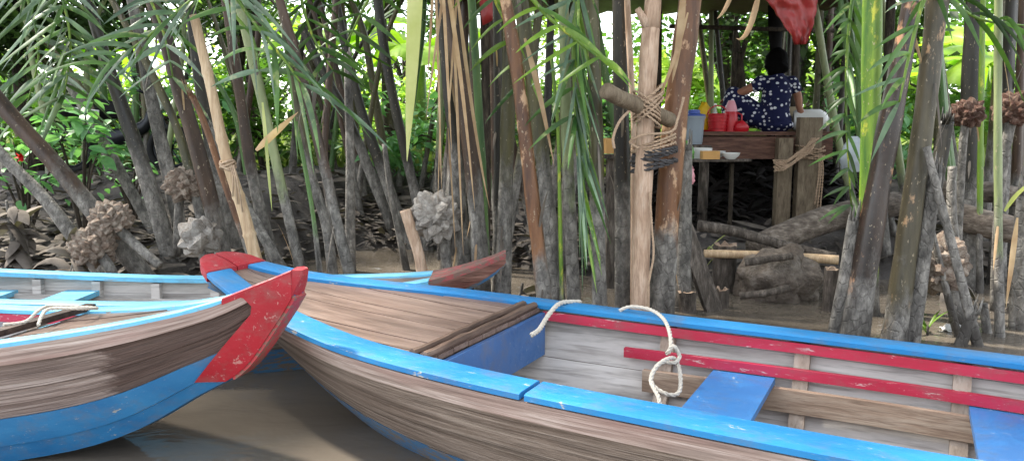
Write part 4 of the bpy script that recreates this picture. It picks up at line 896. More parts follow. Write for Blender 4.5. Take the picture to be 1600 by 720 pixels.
mb = MB(); z = hgt(sh.x, sh.y); mb.tube([(sh.x, sh.y, z-.1), (sh.x, sh.y, sh.z-.04)], .04, 8); mb.box((sh.x, sh.y, sh.z-.022), .3, .2, .03); prop(mb, 'stand', 'oldwood', 'rough wooden stand carrying the half-hidden carton', 'stand', (sh.x, sh.y, z))
sack(V((1.64, 7.2, 1.012)), .07, .05, .17, 'packet', 'green_plastic', 'green and yellow packet on the shelf', 'packet', 3)
# white jug with a red cap, beige box
c = V((3.12, 8.05, PZ)); jr = empty('jug', c+V((0, 0, 0))); tag(jr, 'white jug lying on its side with red cap at the platform corner', 'jug')
MB().lathe([(0, -.2), (.1, -.19), (.115, -.15), (.115, .07), (.08, .13), (.035, .15), (.035, .17)], c+V((0, 0, .115)), 22, 0, (1, -.25, 0)).build('body', M['white'], jr, sharp=60)
MB().lathe([(.042, .165), (.042, .21), (0, .21)], c+V((0, 0, .115)), 16, 0, (1, -.25, 0)).build('cap', M['red_plastic'], jr, sharp=40)
mb = MB(); mb.box((2.88, 8.32, PZ+.13), .34, .25, .26); prop(mb, 'box', 'beige', 'beige box behind the seated person', 'box', (2.88, 8.32, PZ))
# black cloth hanging above the head
rows = []
for j in range(12):
    t = j/11; hw = lerp(11, 14, math.sin(t*2.6))*(1-.25*t)
    rows.append([at(1212+math.sin(2*math.pi*i/12)*hw, lerp(-22, 78, t), 8.35)+V((0, math.cos(2*math.pi*i/12)*.05, .02*noise.noise(V((i, j, 2))))) for i in range(13)])
prop(MB().grid(rows), 'hanging_cloth', 'black', 'black cloth hanging from the roof above the seated person', 'cloth', at(1212, -22, 8.35))
# rope hank on the front post
mb = MB(); c = V((2.84, 7.53, 1.06))
for k in range(9):
    ph = U(-.05, .05); rope_mb(mb, [c+V((.12+ph, .02*k/9-.01, .14)), c+V((0+ph, -.05-U(0, .04), .05+ph)), c+V((-.14+ph, -.05, -.06+ph)), c+V((-.26+U(-.05, .03), -.04, -.12+U(-.06, .05))), c+V((-.16+ph, -.08, -.12+ph)), c+V((0+ph, -.08, .0)), c+V((.1, -.05, .1))], .0085, 4, None, 0, 2)
for k in range(6): coil(mb, V((2.95, 7.635, 1.0+.02*k)), .135, .085, 1, 0, .009, U(-.2, .2), .012)
for k in range(3): rope_mb(mb, [V((3.0+.015*k, 7.55, 1.05)), V((3.01+.02*k, 7.54, .85)), V((2.99+.025*k, 7.55, .55-.06*k))], .0085, 4, None, 0, 2)
prop(mb, 'rope_hank', 'rope_tan', 'bundle of tan rope tied round the front hut post', 'rope', (2.93, 7.6, 1.0))
sack(at(1332, 268, 6.6), .13, .1, .3, 'plastic_bag', 'bag', 'grey plastic bag hanging right of the hut post', 'bag', 8)

sack(at(1078, 288, 5.75), .035, .035, .14, 'plastic_bag', 'pink_plastic', 'small pink plastic bag hanging behind the lashed stalk', 'bag', 5)
# ------------------------------------------------------------------ the seated person
def fused(name, mb, mat, parent, origin, vox=.008, smooth=6):
    me = mb.mesh(name, mat, origin, True); o = link(name, me)
    bm = bmesh.new(); bm.from_mesh(me); bmesh.ops.recalc_face_normals(bm, faces=bm.faces); bm.to_mesh(me); bm.free()
    md = o.modifiers.new('r', 'REMESH'); md.mode = 'VOXEL'; md.voxel_size = vox; md.use_smooth_shade = True
    ms = o.modifiers.new('s', 'SMOOTH'); ms.iterations = smooth; ms.factor = .5
    dg = bpy.context.evaluated_depsgraph_get(); nm = bpy.data.meshes.new_from_object(o.evaluated_get(dg)); o.modifiers.clear(); o.data = nm
    bpy.data.meshes.remove(me)
    if not nm.materials: nm.materials.append(mat)
    if parent: o.parent = parent; o.location = V(origin)-WO[parent]
    WO[o] = V(origin); return o
H = V((2.72, 8.05, PZ)); q = lambda x, y, z: H+V((x, y, z))
per = empty('person', H); tag(per, 'person with black hair in navy dress with white dots, sitting with one knee up', 'person')
def limb(mb, pts, rad, n=12):
    mb.tube(smooth_path([V(p) for p in pts], 3), [r for r in interp_r(rad, 3)], n)
    for p, r in ((pts[0], rad[0]), (pts[-1], rad[-1])): mb.ball(p, r, 10, 8)
def interp_r(r, k):
    out = []
    for i in range(len(r)-1): out += [lerp(r[i], r[i+1], j/k) for j in range(k)]
    return out+[r[-1]]
b = MB()
limb(b, [q(0, 0, .11), q(.0, 0, .25), q(.01, -.01, .4), q(.01, 0, .5)], [.13, .105, .12, .1])
limb(b, [q(-.13, .02, .51), q(.15, -.01, .5)], [.06, .06])
limb(b, [q(.01, .01, .52), q(.01, .03, .63)], [.055, .048])
b.ball(q(.005, .05, .715), (.077, .092, .108), 16, 12)
b.ball(q(-.02, .125, .69), (.05, .035, .06), 10, 8); b.ball(q(-.03, .15, .71), (.012, .016, .02), 8, 6)
for s_ in (-1, 1): b.ball(q(.005+s_*.078, .055, .705), (.012, .02, .03), 8, 6)
limb(b, [q(-.16, .02, .5), q(-.28, .03, .43), q(-.41, .08, .375)], [.052, .045, .036]); limb(b, [q(-.41, .08, .375), q(-.4, .2, .37), q(-.37, .29, .37)], [.036, .032, .024])
limb(b, [q(.17, -.01, .49), q(.22, -.03, .37), q(.235, -.04, .27)], [.05, .043, .035]); limb(b, [q(.235, -.04, .27), q(.28, -.02, .15), q(.32, .0, .055)], [.035, .031, .023])
def hand(b, c, dv, up):
    dv = V(dv).normalized(); up = V(up).normalized(); sd = dv.cross(up).normalized()
    limb(b, [c, c+dv*.05, c+dv*.08], [.022, .03, .028])
    for k, L in enumerate((.055, .068, .064, .05)):
        p = c+dv*.08+sd*(.024-.016*k); limb(b, [p, p+dv*L*.55+up*.006, p+dv*L-up*.008], [.0095, .009, .0075], 8)
    p = c+dv*.03+sd*.03; limb(b, [p, p+sd*.028+dv*.02, p+sd*.034+dv*.05], [.011, .0105, .009], 8)
hand(b, q(-.37, .29, .37), (-.5, .5, -.3), (0, 0, 1)); hand(b, q(.32, 0, .05), (.8, .35, -.25), (0, 0, 1))
limb(b, [q(-.09, .03, .11), q(-.27, .09, .26), q(-.41, .11, .37)], [.085, .07, .055]); limb(b, [q(-.41, .11, .37), q(-.45, .1, .2), q(-.46, .08, .07)], [.055, .05, .034])
limb(b, [q(.07, .06, .1), q(0, .27, .12), q(-.1, .4, .1)], [.085, .07, .055]); limb(b, [q(-.1, .4, .1), q(-.25, .3, .08), q(-.38, .2, .05)], [.052, .045, .034])
for a_, d_ in ((q(-.46, .07, .035), V((-.85, -.25, 0))), (q(-.38, .17, .035), V((-.8, -.4, 0)))):
    d_ = d_.normalized(); s_ = V((-d_.y, d_.x, 0)); limb(b, [a_-d_*.04, a_+d_*.06, a_+d_*.13], [.034, .034, .028])
    for k in range(5): limb(b, [a_+d_*.13+s_*(.026-.013*k)-V((0, 0, .012)), a_+d_*(.175-.008*abs(k-1))+s_*(.03-.014*k)-V((0, 0, .016))], [.011, .009], 8)
fused('body', b, M['skin'], per, H, .0075, 3)
b = MB()
limb(b, [q(0, 0, .12), q(.0, -.005, .25), q(.01, -.015, .4), q(.01, -.005, .49), q(.01, 0, .545)], [.165, .145, .15, .13, .085], 16)
limb(b, [q(-.15, .02, .5), q(.16, -.01, .49)], [.078, .078]); limb(b, [q(-.15, .02, .5), q(-.2, .02, .465)], [.072, .066]); limb(b, [q(.16, -.01, .5), q(.195, -.02, .44)], [.072, .066])
limb(b, [q(.04, -.02, .1), q(-.1, .03, .13), q(-.27, .09, .27), q(-.405, .11, .385)], [.13, .12, .1, .085], 14); limb(b, [q(-.405, .11, .385), q(-.44, .1, .24), q(-.44, .085, .11)], [.085, .08, .078], 14)
limb(b, [q(-.2, .06, .16), q(-.33, .09, .2)], [.11, .07]); limb(b, [q(.08, .04, .11), q(.0, .26, .13), q(-.12, .4, .11)], [.12, .1, .08], 14)
b.ball(q(.03, -.02, .07), (.17, .15, .07), 16, 10)
fused('dress', b, M['dots'], per, H, .009, 4)
b = MB(); b.ball(q(.005, .02, .73), (.118, .11, .125), 22, 16, 0, .12); b.ball(q(.0, -.02, .66), (.125, .075, .1), 18, 12, 0, .3); b.ball(q(.01, -.01, .76), (.1, .085, .08), 12, 9)
fused('hair', b, M['hair'], per, H, .009, 3)
# ------------------------------------------------------------------ ropes on the boats
def brope(label, pts, r=.011, mat='rope_white'):
    mb = MB(); rope_mb(mb, pts, r, 6, r*8); return tag(mb.build('mooring_rope', M[mat], None, pts[0]), label, 'rope')
def bp(bt, x, t, z):
    a = bt.root.rotation_euler.z; l = bt.root.location; return V((l.x+x*math.cos(a)-t*math.sin(a), l.y+x*math.sin(a)+t*math.cos(a), z))
e1 = atz(870, 474, .49)
brope('short white rope end hanging over the blue bulkhead', [e1+V((.12, .12, -.02)), e1+V((.04, .03, .0)), e1+V((-.005, -.05, .0)), at(855, 495, 3.36), at(843, 514, 3.22), at(831, 523, 3.13)], .011)
K = lambda x, y, d: at(x, y, d)
brope('white rope looped over the far gunwale and knotted above the seat', [K(968, 485, 3.42), K(985, 479, 3.4), K(1015, 483, 3.36), K(1036, 497, 3.24), K(1046, 518, 3.1), K(1048, 545, 3.0), K(1042, 552, 2.98), K(1052, 540, 2.97), K(1062, 556, 2.98), K(1054, 566, 2.95), K(1034, 566, 2.95), K(1019, 584, 2.9), K(1021, 602, 2.86), K(1044, 616, 2.82), K(1061, 612, 2.84), K(1063, 585, 2.92), K(1056, 562, 2.98), K(1044, 560, 2.92), K(1026, 572, 2.86), K(1017, 594, 2.8), K(1028, 618, 2.7), K(1031, 632, 2.66)], .0085)
zA = .5
brope('thin pale rope looped over the near left boat', [at(5, 507, 3.0), at(40, 502, 3.05), at(62, 484, 3.1), at(85, 478, 3.2), at(150, 481, 3.25), at(128, 482, 3.1), at(80, 482, 3.05), at(66, 492, 2.98), at(60, 508, 2.92)], .007)
# ------------------------------------------------------------------ palm fruit heads
def nut_mesh(name, mat):
    mb = MB(); n = 12; prof = [(0, -.3), (.36, -.26), (.58, -.02), (.55, .22), (.38, .5), (.12, .8), (0, .86)]; vs = []
    for r, z in prof:
        for j in range(n):
            a = 2*math.pi*j/n; k = 1.0 if j % 2 == 0 else .72
            vs.append(V((r*k*math.cos(a), r*k*math.sin(a)*.8, z)))
    k = len(prof); mb.add(vs, [(i*n+j, i*n+(j+1) % n, (i+1)*n+(j+1) % n, (i+1)*n+j) for i in range(k-1) for j in range(n)])
    me = mb.mesh(name, mat, (0, 0, 0), True); me.set_sharp_from_angle(angle=math.radians(40)); return me
NUT = {k: nut_mesh('fruit', M[k]) for k in ('nut', 'nut_brown', 'nut_grey')}
def fruit_head(label, x, y, d, wpx, k, mat, stalkpx, seed, asp=.95, core=.75):
    rg = random.Random(seed); c = at(x, y, d); r = px_r(wpx, d)
    rt = empty('fruit_head', c); tag(rt, label, 'palm fruit', 'nipa fruit heads')
    MB().ball(c, r*core*.8, 12, 9, 0, .2).build('core', M[mat], rt)
    sp = [at(a, b, dd) for a, b, dd in stalkpx]; MB().tube(smooth_path([c]+sp, 4), [lerp(r*.3, r*.24, i/(len(sp)*4)) for i in range(len(sp)*4+1)], 10, 0, True, .03).build('stem', M['stem_grey'], rt)
    for i in range(k):
        zz = 1-2*(i+.5)/k; ph = i*2.39996+rg.uniform(-.15, .15); s = math.sqrt(1-zz*zz)
        dv = V((s*math.cos(ph), s*math.sin(ph), zz)); dv = V((dv.x, dv.y, dv.z*asp)).normalized()
        if dv.dot((sp[0]-c).normalized()) > .85: continue
        sz = r*rg.uniform(.8, 1.02)*(30/k)**.5; o = link('fruit', NUT[mat], rt, dv*(r-sz*.42)*rg.uniform(.9, 1.06))
        dv = (dv+V((rg.uniform(-.3, .3), rg.uniform(-.3, .3), rg.uniform(-.2, .35)))).normalized()
        o.rotation_euler = (dv.to_track_quat('Z', 'Y').to_matrix() @ Matrix.Rotation(rg.uniform(0, 6), 3, 'Z')).to_euler()
        o.scale = (sz, sz, sz*rg.uniform(.75, 1))
    return rt
fruit_head('brown-grey fruit head hanging among the left stalks, highest of the left ones', 286, 288, 5.9, 50, 44, 'nut', [(280, 320, 5.95), (276, 400, 6.0)], 1)
fruit_head('flattened round fruit head resting on the leaning brown stalk', 174, 345, 5.5, 58, 60, 'nut', [(200, 372, 5.5), (250, 415, 5.4)], 2)
fruit_head('large round fruit head below the flattened one, just over the gunwale', 145, 386, 5.45, 62, 62, 'nut', [(170, 415, 5.4), (180, 440, 5.4)], 3)
fruit_head('loose pale grey fruit head left of the red boat nose', 315, 372, 5.3, 56, 20, 'nut_grey', [(318, 400, 5.3), (322, 430, 5.3)], 4)
fruit_head('pale fruit head of plump ribbed nuts left of the curved brown prow', 680, 338, 5.35, 70, 46, 'nut_grey', [(693, 375, 5.4), (700, 430, 5.4)], 5)
fruit_head('big grey fruit bunch half hidden behind the leaning stalks at right', 1462, 412, 4.85, 88, 54, 'nut', [(1480, 440, 5.0), (1500, 510, 5.0)], 6)
fruit_head('dark shrivelled fruit head against the wide dark stalk', 1512, 178, 5.6, 43, 40, 'nut_brown', [(1505, 220, 5.6), (1500, 320, 5.7), (1494, 470, 5.8)], 7)
fruit_head('reddish brown fruit head at the right edge', 1584, 172, 5.2, 53, 48, 'nut_brown', [(1572, 230, 5.2), (1560, 330, 5.3), (1552, 500, 5.4)], 8)
# ------------------------------------------------------------------ single large leaflets, dead leaves
LB = {}
def blade_mesh(L, wd, droop, mat, fold=.22):
    key = (L, wd, droop, mat)
    if key not in LB: LB[key] = MB().blade((0, 0, 0), (0, 1, .0), L, wd, droop, 7, (0, 0, 1), 0, fold).mesh('leaflet', M[mat])
    return LB[key]
def leaf_px(parent, a, b, d, wpx, mat, name='leaflet', sag=.0, depth2=None, twist=0):
    """a ribbon leaf between two photo points, bowed sideways by sag (in px, screen down positive)"""
    d2 = depth2 or d; P = []
    for i in range(9):
        t = i/8; P.append(at(lerp(a[0], b[0], t), lerp(a[1], b[1], t)-sag*4*t*(1-t), lerp(d, d2, t)))
    mb = MB(); rows = []
    for i, p in enumerate(P):
        t = i/8; tn = (P[min(8, i+1)]-P[max(0, i-1)]).normalized(); ww = px_r(wpx, d)*(.4+.6*min(1, t*5))*(1 if t < .4 else max(.03, 1-((t-.4)/.6)**1.8))
        sd = tn.cross(V((0, -1, 0)))
        if sd.length < .1: sd = V((1, 0, 0))
        sd = Matrix.Rotation(twist+.5*math.sin(t*3), 3, tn) @ sd.normalized(); nn = sd.cross(tn)
        rows.append([p-sd*ww-nn*ww*.25, p, p+sd*ww-nn*ww*.25])
    mb.grid(rows); o = mb.build(name, M[mat], parent, None if parent else P[0]); return o
def frond_px(label, rach, d, lv, mat, wpx=8, rmat='stem_bright', group='palm fronds in front of the thicket'):
    P = [at(x, y, d) for x, y in rach]; rt = empty('palm_frond', P[0]); tag(rt, label, 'palm frond', group)
    Q = smooth_path(P, 4); MB().tube(Q, [lerp(.016, .005, i/(len(Q)-1)) for i in range(len(Q))], 7).build('rachis', M[rmat], rt)
    for a, b, w_, sg in lv: leaf_px(rt, a, b, d+U(-.03, .03), w_*U(.85, 1.15), mat if isinstance(mat, str) else random.choice(mat), 'leaflet', sg, d+U(-.35, .1), U(-.5, .5))
    return rt
def rows_of(rach, n, dirs, L, w_, t0=0, t1=1, jl=.2, sag=0):
    out = []
    for i in range(n):
        t = lerp(t0, t1, i/(n-1)); f = t*(len(rach)-1); j = min(len(rach)-2, int(f)); x = lerp(rach[j][0], rach[j+1][0], f-j); y = lerp(rach[j][1], rach[j+1][1], f-j)
        for dx, dy in dirs:
            l = L*U(1-jl, 1+jl); ax, ay = dx+U(-.13, .13), dy+U(-.13, .13); out.append(((x, y), (x+ax*l, y+ay*l), w_, sag*U(.5, 1.4)))
    return out
r1 = [(345, -60), (310, -10), (270, 25), (215, 70), (170, 100)]
frond_px('blue-green frond spreading over the dark stalks at upper left', r1, 5.0, rows_of(r1, 10, ((-.55, .85), (-.95, .15)), 105, 8, .05, 1, .3, 10), ['leaf_grey', 'leaf_grey', 'leaf_near'])
r2 = [(300, -90), (350, -30), (400, 40), (445, 95), (470, 130)]
frond_px('pale striped frond drooping right of the bamboo pole', r2, 4.7, rows_of(r2, 8, ((.75, .75), (.15, 1.0)), 135, 9, .2, 1, .3, 12), ['leaf_grey', 'leaf_grey', 'leaf_grey', 'leaf_near'])
r3 = [(330, -40), (360, 15), (395, 60), (405, 110)]
frond_px('narrow green frond in front of the brown stalk right of the bamboo pole', r3, 4.85, rows_of(r3, 5, ((.95, .25), (-.9, .35)), 75, 8, .1, 1, .3, 8), ['leaf_near', 'leaf_grey'])
r4 = [(905, -80), (896, 60), (900, 180), (905, 290), (912, 380)]
frond_px('tall young green frond hanging beside the straight olive stalk', r4, 4.65, rows_of(r4, 20, ((.26, .95), (.12, 1.0)), 140, 5.5, .05, .85, .2, 4)+rows_of(r4, 6, ((-.18, .97), (-.7, .45)), 110, 7, .05, .5, .3, 6), ['leaf_bright', 'leaf_near', 'leaf_near', 'leaf_grey'])
r5 = [(800, -40), (850, 20), (890, 55), (935, 90)]
frond_px('arched green frond crossing in front of orange-brown stalk', r5, 4.4, rows_of(r5, 5, ((.75, .55), (-.85, .5)), 90, 8, .05, 1, .3, 6), ['leaf_near', 'leaf_bright'])
r6 = [(1470, -60), (1440, 10), (1420, 90), (1405, 160)]
frond_px('pale green frond trailing left of the two big leaning stalks', r6, 4.4, rows_of(r6, 6, ((-.5, .85), (-.8, .4)), 85, 8, .1, 1, .3, 6), ['leaf_grey', 'leaf_near', 'leaf_near'])
r7 = [(1420, -60), (1470, -10), (1530, 30), (1600, 40)]
frond_px('dark green arching leaflets crossing the bright gap at upper right', r7, 4.6, rows_of(r7, 5, ((.8, .7), (.5, .95)), 120, 7, .2, 1, .3, 26), ['leaf_near', 'leaf_canopy'])
r8 = [(1340, -60), (1325, 60), (1322, 180), (1330, 320)]
frond_px('dark green frond hanging between hut and blotched green stalk', r8, 6.1, rows_of(r8, 15, ((.3, .95), (-.6, .6), (-.7, .35)), 55, 6, .05, 1, .45, 4), ['leaf_near', 'leaf_canopy'])
r9 = [(60, -80), (95, -10), (110, 70), (100, 150)]
frond_px('dim green frond hanging in the upper left corner', r9, 6.2, rows_of(r9, 14, ((.8, .6), (-.8, .6), (-.4, .9)), 110, 9, .05, 1, .3, 8), ['leaf_grey', 'leaf_near', 'leaf_canopy'])
r10 = [(560, -90), (585, -30), (560, 30), (540, 70)]
frond_px('dark frond hanging at top centre left', r10, 6.0, rows_of(r10, 6, ((.8, .5), (-.9, .35)), 80, 7, .05, 1, .3, 4), ['leaf_canopy', 'leaf_near'])
r11 = [(190, -80), (225, -20), (255, 50), (270, 120)]
frond_px('green frond hanging in front of the grey stalk left of the bamboo pole', r11, 5.6, rows_of(r11, 9, ((.7, .7), (-.8, .5)), 85, 8, .05, 1, .3, 6), ['leaf_near', 'leaf_grey', 'leaf_canopy'])
r12 = [(480, -80), (470, -10), (490, 60), (520, 110)]
frond_px('green frond drooping over the upright slim brown stalk', r12, 5.4, rows_of(r12, 9, ((.8, .55), (-.6, .8)), 95, 8, .05, 1, .3, 8), ['leaf_near', 'leaf_canopy', 'leaf_grey'])
r13 = [(760, -80), (770, -10), (800, 60), (815, 130)]
frond_px('green leaflets hanging right of the bright green slender stalk', r13, 5.2, rows_of(r13, 7, ((-.7, .7), (.5, .85)), 85, 7, .05, 1, .3, 6), ['leaf_near', 'leaf_bright'])
r14 = [(20, -60), (50, 20), (60, 90), (40, 170)]
frond_px('shaded frond hanging at the far left edge', r14, 6.6, rows_of(r14, 11, ((.85, .5), (-.7, .7)), 110, 9, .05, 1, .3, 8), ['leaf_grey', 'leaf_canopy', 'leaf_near'])
def solo(label, a, b, d, w_, mat, sag=0, name='hanging_leaf', cat='leaf', d2=None):
    o = leaf_px(None, a, b, d, w_, mat, name, sag, d2); return tag(o, label, cat)
solo('broad pale yellow leaf hanging from the top', (652, -140), (636, 252), 4.3, 28, 'leaf_yellow', 3)
DG = 'dry straw leaves hanging by the brown stalk'
for i, (a, b, w_, sg) in enumerate([((690, -60), (706, 240), 9, -10), ((700, -60), (665, 190), 8, 6), ((695, -40), (742, 330), 12, 30), ((680, -50), (690, 300), 7, 0), ((712, -30), (765, 325), 10, -30), ((705, -60), (724, 400), 8, -14), ((678, -50), (668, 130), 8, 0), ((715, -20), (700, 200), 7, 10), ((688, 170), (684, 318), 4, 0), ((700, 200), (712, 400), 5, 5)]):
    o = solo(['longest', 'leftmost', 'broadest', 'straightest', 'right-leaning', 'lowest reaching', 'shortest', 'inward curling', 'thread-thin', 'thin lower'][i]+' dry straw strip hanging beside the dark brown stalk', a, b, 4.95+.02*i, w_*.62, 'dry', sg, 'dry_leaf', 'dead leaf'); o['group'] = DG
for a, b, w_, sg, lb in [((1070, -30), (1050, 130), 11, -16, 'dry tan strip peeling off the lashed orange-brown stalk'), ((1075, 20), (1022, 168), 6, -12, 'thin dry strip curling from the lashed stalk to the post'),
        ((1190, -30), (1150, 60), 9, -30, 'curved dry strip hanging before the hut'), ((1150, -30), (1120, 30), 7, -10, 'short dry strip at the hut roof'), ((820, 60), (866, 260), 9, 10, 'grey dry strip beside the orange-brown stalk'),
        ((1570, 330), (1628, 282), 10, 10, 'pale curled leaf at the right edge'), ((1412, 0), (1446, 120), 6, 0, 'pale thin strip against the olive-grey leaning stalk'),
        ((400, 235), (466, 175), 11, 0, 'pale broken strip caught on the stalks above the tall red prow'), ((410, 160), (425, 330), 7, -8, 'pale twisted leaf tip hanging above the tall red prow')]:
    solo(lb, a, b, 4.6 if a[0] < 1100 or a[0] > 1300 else 6.4, w_, 'leaf_pale' if 'leaf' in lb else 'dry', sg, 'dry_leaf', 'dead leaf')
solo('hanging pale streamer cut by the right edge low down', (1590, 340), (1572, 480), 4.5, 8, 'dry', 0, 'dry_leaf', 'dead leaf')
# heaps of dead fronds on the left bank
def dead_frond(label, x, y, d, n, L, spread, ang, seed, w_=.06):
    rg = random.Random(seed); c = at(x, y, d); c.z = hgt(c.x, c.y)+.03; rt = empty('dead_frond', c); tag(rt, label, 'dead leaves', 'dead palm fronds on the mud')
    ax = V((math.cos(ang), -.25, math.sin(ang))).normalized(); MB().tube([c-ax*.1, c+ax*L*.5, c+ax*L], [.03, .022, .01], 8, 0, True, .1).build('rachis', M['stem_grey'], rt)
    for i in range(n):
        p = c+ax*L*rg.uniform(.0, .9); dv = V((rg.uniform(-1, 1)*spread+ax.x*.6, rg.uniform(-.9, .3), rg.uniform(-.2, .8)))
        MB().blade(p, dv, L*rg.uniform(.4, .8), w_*rg.uniform(.7, 1.5), rg.uniform(1.2, 2.6), 6, None, 0, .3, .7, rg.uniform(-1, 1)).build('leaf', M['drygrey'], rt)
dead_frond('heap of grey-brown dead leaves at the far left behind the boat', 40, 395, 5.5, 22, .55, .8, 2.0, 1)
dead_frond('dead leaves folded over left of the two round fruit heads', 95, 380, 5.6, 22, .55, .7, 1.2, 2, .075)
dead_frond('fan of split dead leaves sweeping right below the flattened fruit head', 215, 395, 5.35, 20, .55, .6, .2, 3, .05)
dead_frond('curled dead leaves under the loose pale grey fruit head', 300, 415, 5.2, 14, .4, .9, .8, 4, .06)
dead_frond('drooping grey leaves on the bank at the left edge, halfway up', 20, 330, 6.2, 22, .5, 1, 1.5, 5, .09)
dead_frond('muddy crumpled leaves between the thin green stalk and open water', 455, 415, 5.7, 12, .4, .9, 1.0, 6, .09)
dead_frond('pale dead leaf clump at the foot of the peeling branch', 705, 420, 5.6, 14, .4, .8, 2.2, 7, .07)
dead_frond('dead leaves behind the foot of the lichened stalk', 800, 420, 6.0, 16, .5, .8, 1.4, 8, .07)
dead_frond('shrivelled brown sheath below the reddish fruit head', 1565, 330, 5.6, 14, .5, .6, 1.4, 9, .09)
dead_frond('crumpled brown leaves under the dark shrivelled fruit head', 1500, 330, 5.9, 14, .5, .5, 1.6, 10, .1)
# litter carpet
mb = MB(); rg = random.Random(5)
for i in range(3600):
    x = rg.uniform(-5.2, 6); y = yb(x)+abs(rg.gauss(0, 1.3))+.15
    if x > 1.2 and x < 3.6 and rg.random() < .8: continue
    z = hgt(x, y)
    if z < .0: continue
    a = rg.uniform(0, 6.28); mb.blade((x, y, z+rg.uniform(.005, .07)), (math.cos(a), math.sin(a), rg.uniform(-.1, .45)), rg.uniform(.08, .4)*rg.random()+.06, rg.uniform(.03, .11), rg.uniform(.1, .7), 3, None, 0, .12, .7, rg.uniform(-.5, .5))
tag(mb.build('leaf_litter', M['drygrey']), 'grey carpet of muddy dead leaves on the bank', 'leaf litter', kind='stuff')
def litter(name, label, x, y, z, sx, sy, mat):
    c = atz(x, y, z); rows = [[c+V((lerp(-sx, sx, i/7), lerp(-sy, sy, j/5), .012+.03*noise.noise(V((i*.7, j*.8, x)))+.02*math.sin(math.pi*i/7))) for i in range(8)] for j in range(6)]
    tag(MB().shell(rows, [[p-V((0, 0, .006)) for p in r] for r in rows]).build(name, M[mat], None, c), label, 'litter')
litter('floating_wrapper', 'white plastic scrap floating by the leaning stalks at right', 1492, 516, 0, .075, .05, 'white')
c = at(526, 284, 8.3); litter('plastic_scrap', 'white scrap on the mud behind the brown stalks', 526, 284, hgt(c.x, c.y)+.05, .07, .06, 'white')
# green shoots on the water and bank
def sprout(label, x, y, d, k, L, mat='leaf_bright', seed=1):
    rg = random.Random(seed); c = at(x, y, d); c.z = hgt(c.x, c.y)-.02 if hgt(c.x, c.y) > 0 else -.02; rt = empty('seedling', c); tag(rt, label, 'plant')
    MB().tube([c, c+V((0, 0, L*.35))], .008, 6).build('stem', M['stem_bright'], rt)
    for i in range(k):
        a = rg.uniform(0, 6.28); MB().blade(c+V((0, 0, L*rg.uniform(.1, .35))), (math.cos(a)*.6, math.sin(a)*.6, rg.uniform(.4, 1.2)), L*rg.uniform(.6, 1), .02, rg.uniform(.8, 2), 6).build('leaf', M[mat], rt)
sprout('thin pale shoot in the shade under the hut shelf', 1105, 330, 6.6, 5, .55, 'leaf_pale', 2)
sprout('small green shoot in front of the big muddy trunk', 1317, 400, 5.7, 5, .45, 'leaf_bright', 3)
sprout('green water weed between the leaning stalks and floating scrap', 1450, 505, 4.75, 7, .22, 'leaf_bright', 4)
sprout('green leaves at the foot of the pale post', 962, 478, 5.0, 6, .2, 'leaf_bright', 5)
# ------------------------------------------------------------------ shrubs, bananas and trees behind
def ovate(L, wd, mat):
    key = ('o', L, wd, mat)
    if key not in LB:
        mb = MB(); rows = []
        for i in range(6):
            t = i/5; ww = wd/2*math.sin(math.pi*(.06+.9*t)**.8); z = -.12*L*t*t
            rows.append([V((-ww, L*t, z+ww*.3)), V((0, L*t, z)), V((ww, L*t, z+ww*.3))])
        LB[key] = mb.grid(rows).mesh('leaf', M[mat])
    return LB[key]
def shrub(label, x, y, d, rx, rz, k, mat, seed, L=.12, flower=0):
    rg = random.Random(seed); c = at(x, y, d); gz = hgt(c.x, c.y); b0 = V((c.x, c.y, gz)); rt = empty('shrub', b0); tag(rt, label, 'shrub')
    ends = []
    for i in range(9):
        e = c+V((rg.uniform(-1, 1)*rx, rg.uniform(-.5, .5)*rx, rg.uniform(-.9, 1)*rz)); ends.append(e)
        MB().tube(smooth_path([b0-V((0, 0, .05)), b0.lerp(e, .5)+V((0, 0, .15)), e], 3), [lerp(.014, .004, j/6) for j in range(7)], 6).build('stem', M['bark'], rt)
    me = ovate(L, L*.55, mat)
    for i in range(k):
        e = rg.choice(ends); p = e+V((rg.gauss(0, .1), rg.gauss(0, .1), rg.gauss(0, .07))); a = rg.uniform(0, 6.28)
        o = link('leaf', me, rt, p-b0); o.rotation_euler = (rg.uniform(-.9, .4), rg.uniform(-.5, .5), a); s = rg.uniform(.6, 1.25); o.scale = (s, s, s)
    for i in range(flower):
        p = at(33, 245, d-.1); mb = MB()
        for j in range(6): mb.blade(p, (math.cos(j*1.05), -.6, math.sin(j*1.05)), .055, .04, .3, 3)
        mb.build('flower', M['flower'], rt)
shrub('leafy green shrub between the leaning brown stalk and the dark stalk', 118, 200, 6.6, .36, .2, 120, 'leaf_shrub', 1, .15)
shrub('shrub with a single red flower at the left edge', 35, 245, 6.9, .34, .28, 90, 'leaf_shrub', 2, .13, 1)
shrub('low bright shrub leaves behind the grey bare stalk', 205, 270, 7.0, .3, .14, 45, 'leaf_shrub', 3, .09)
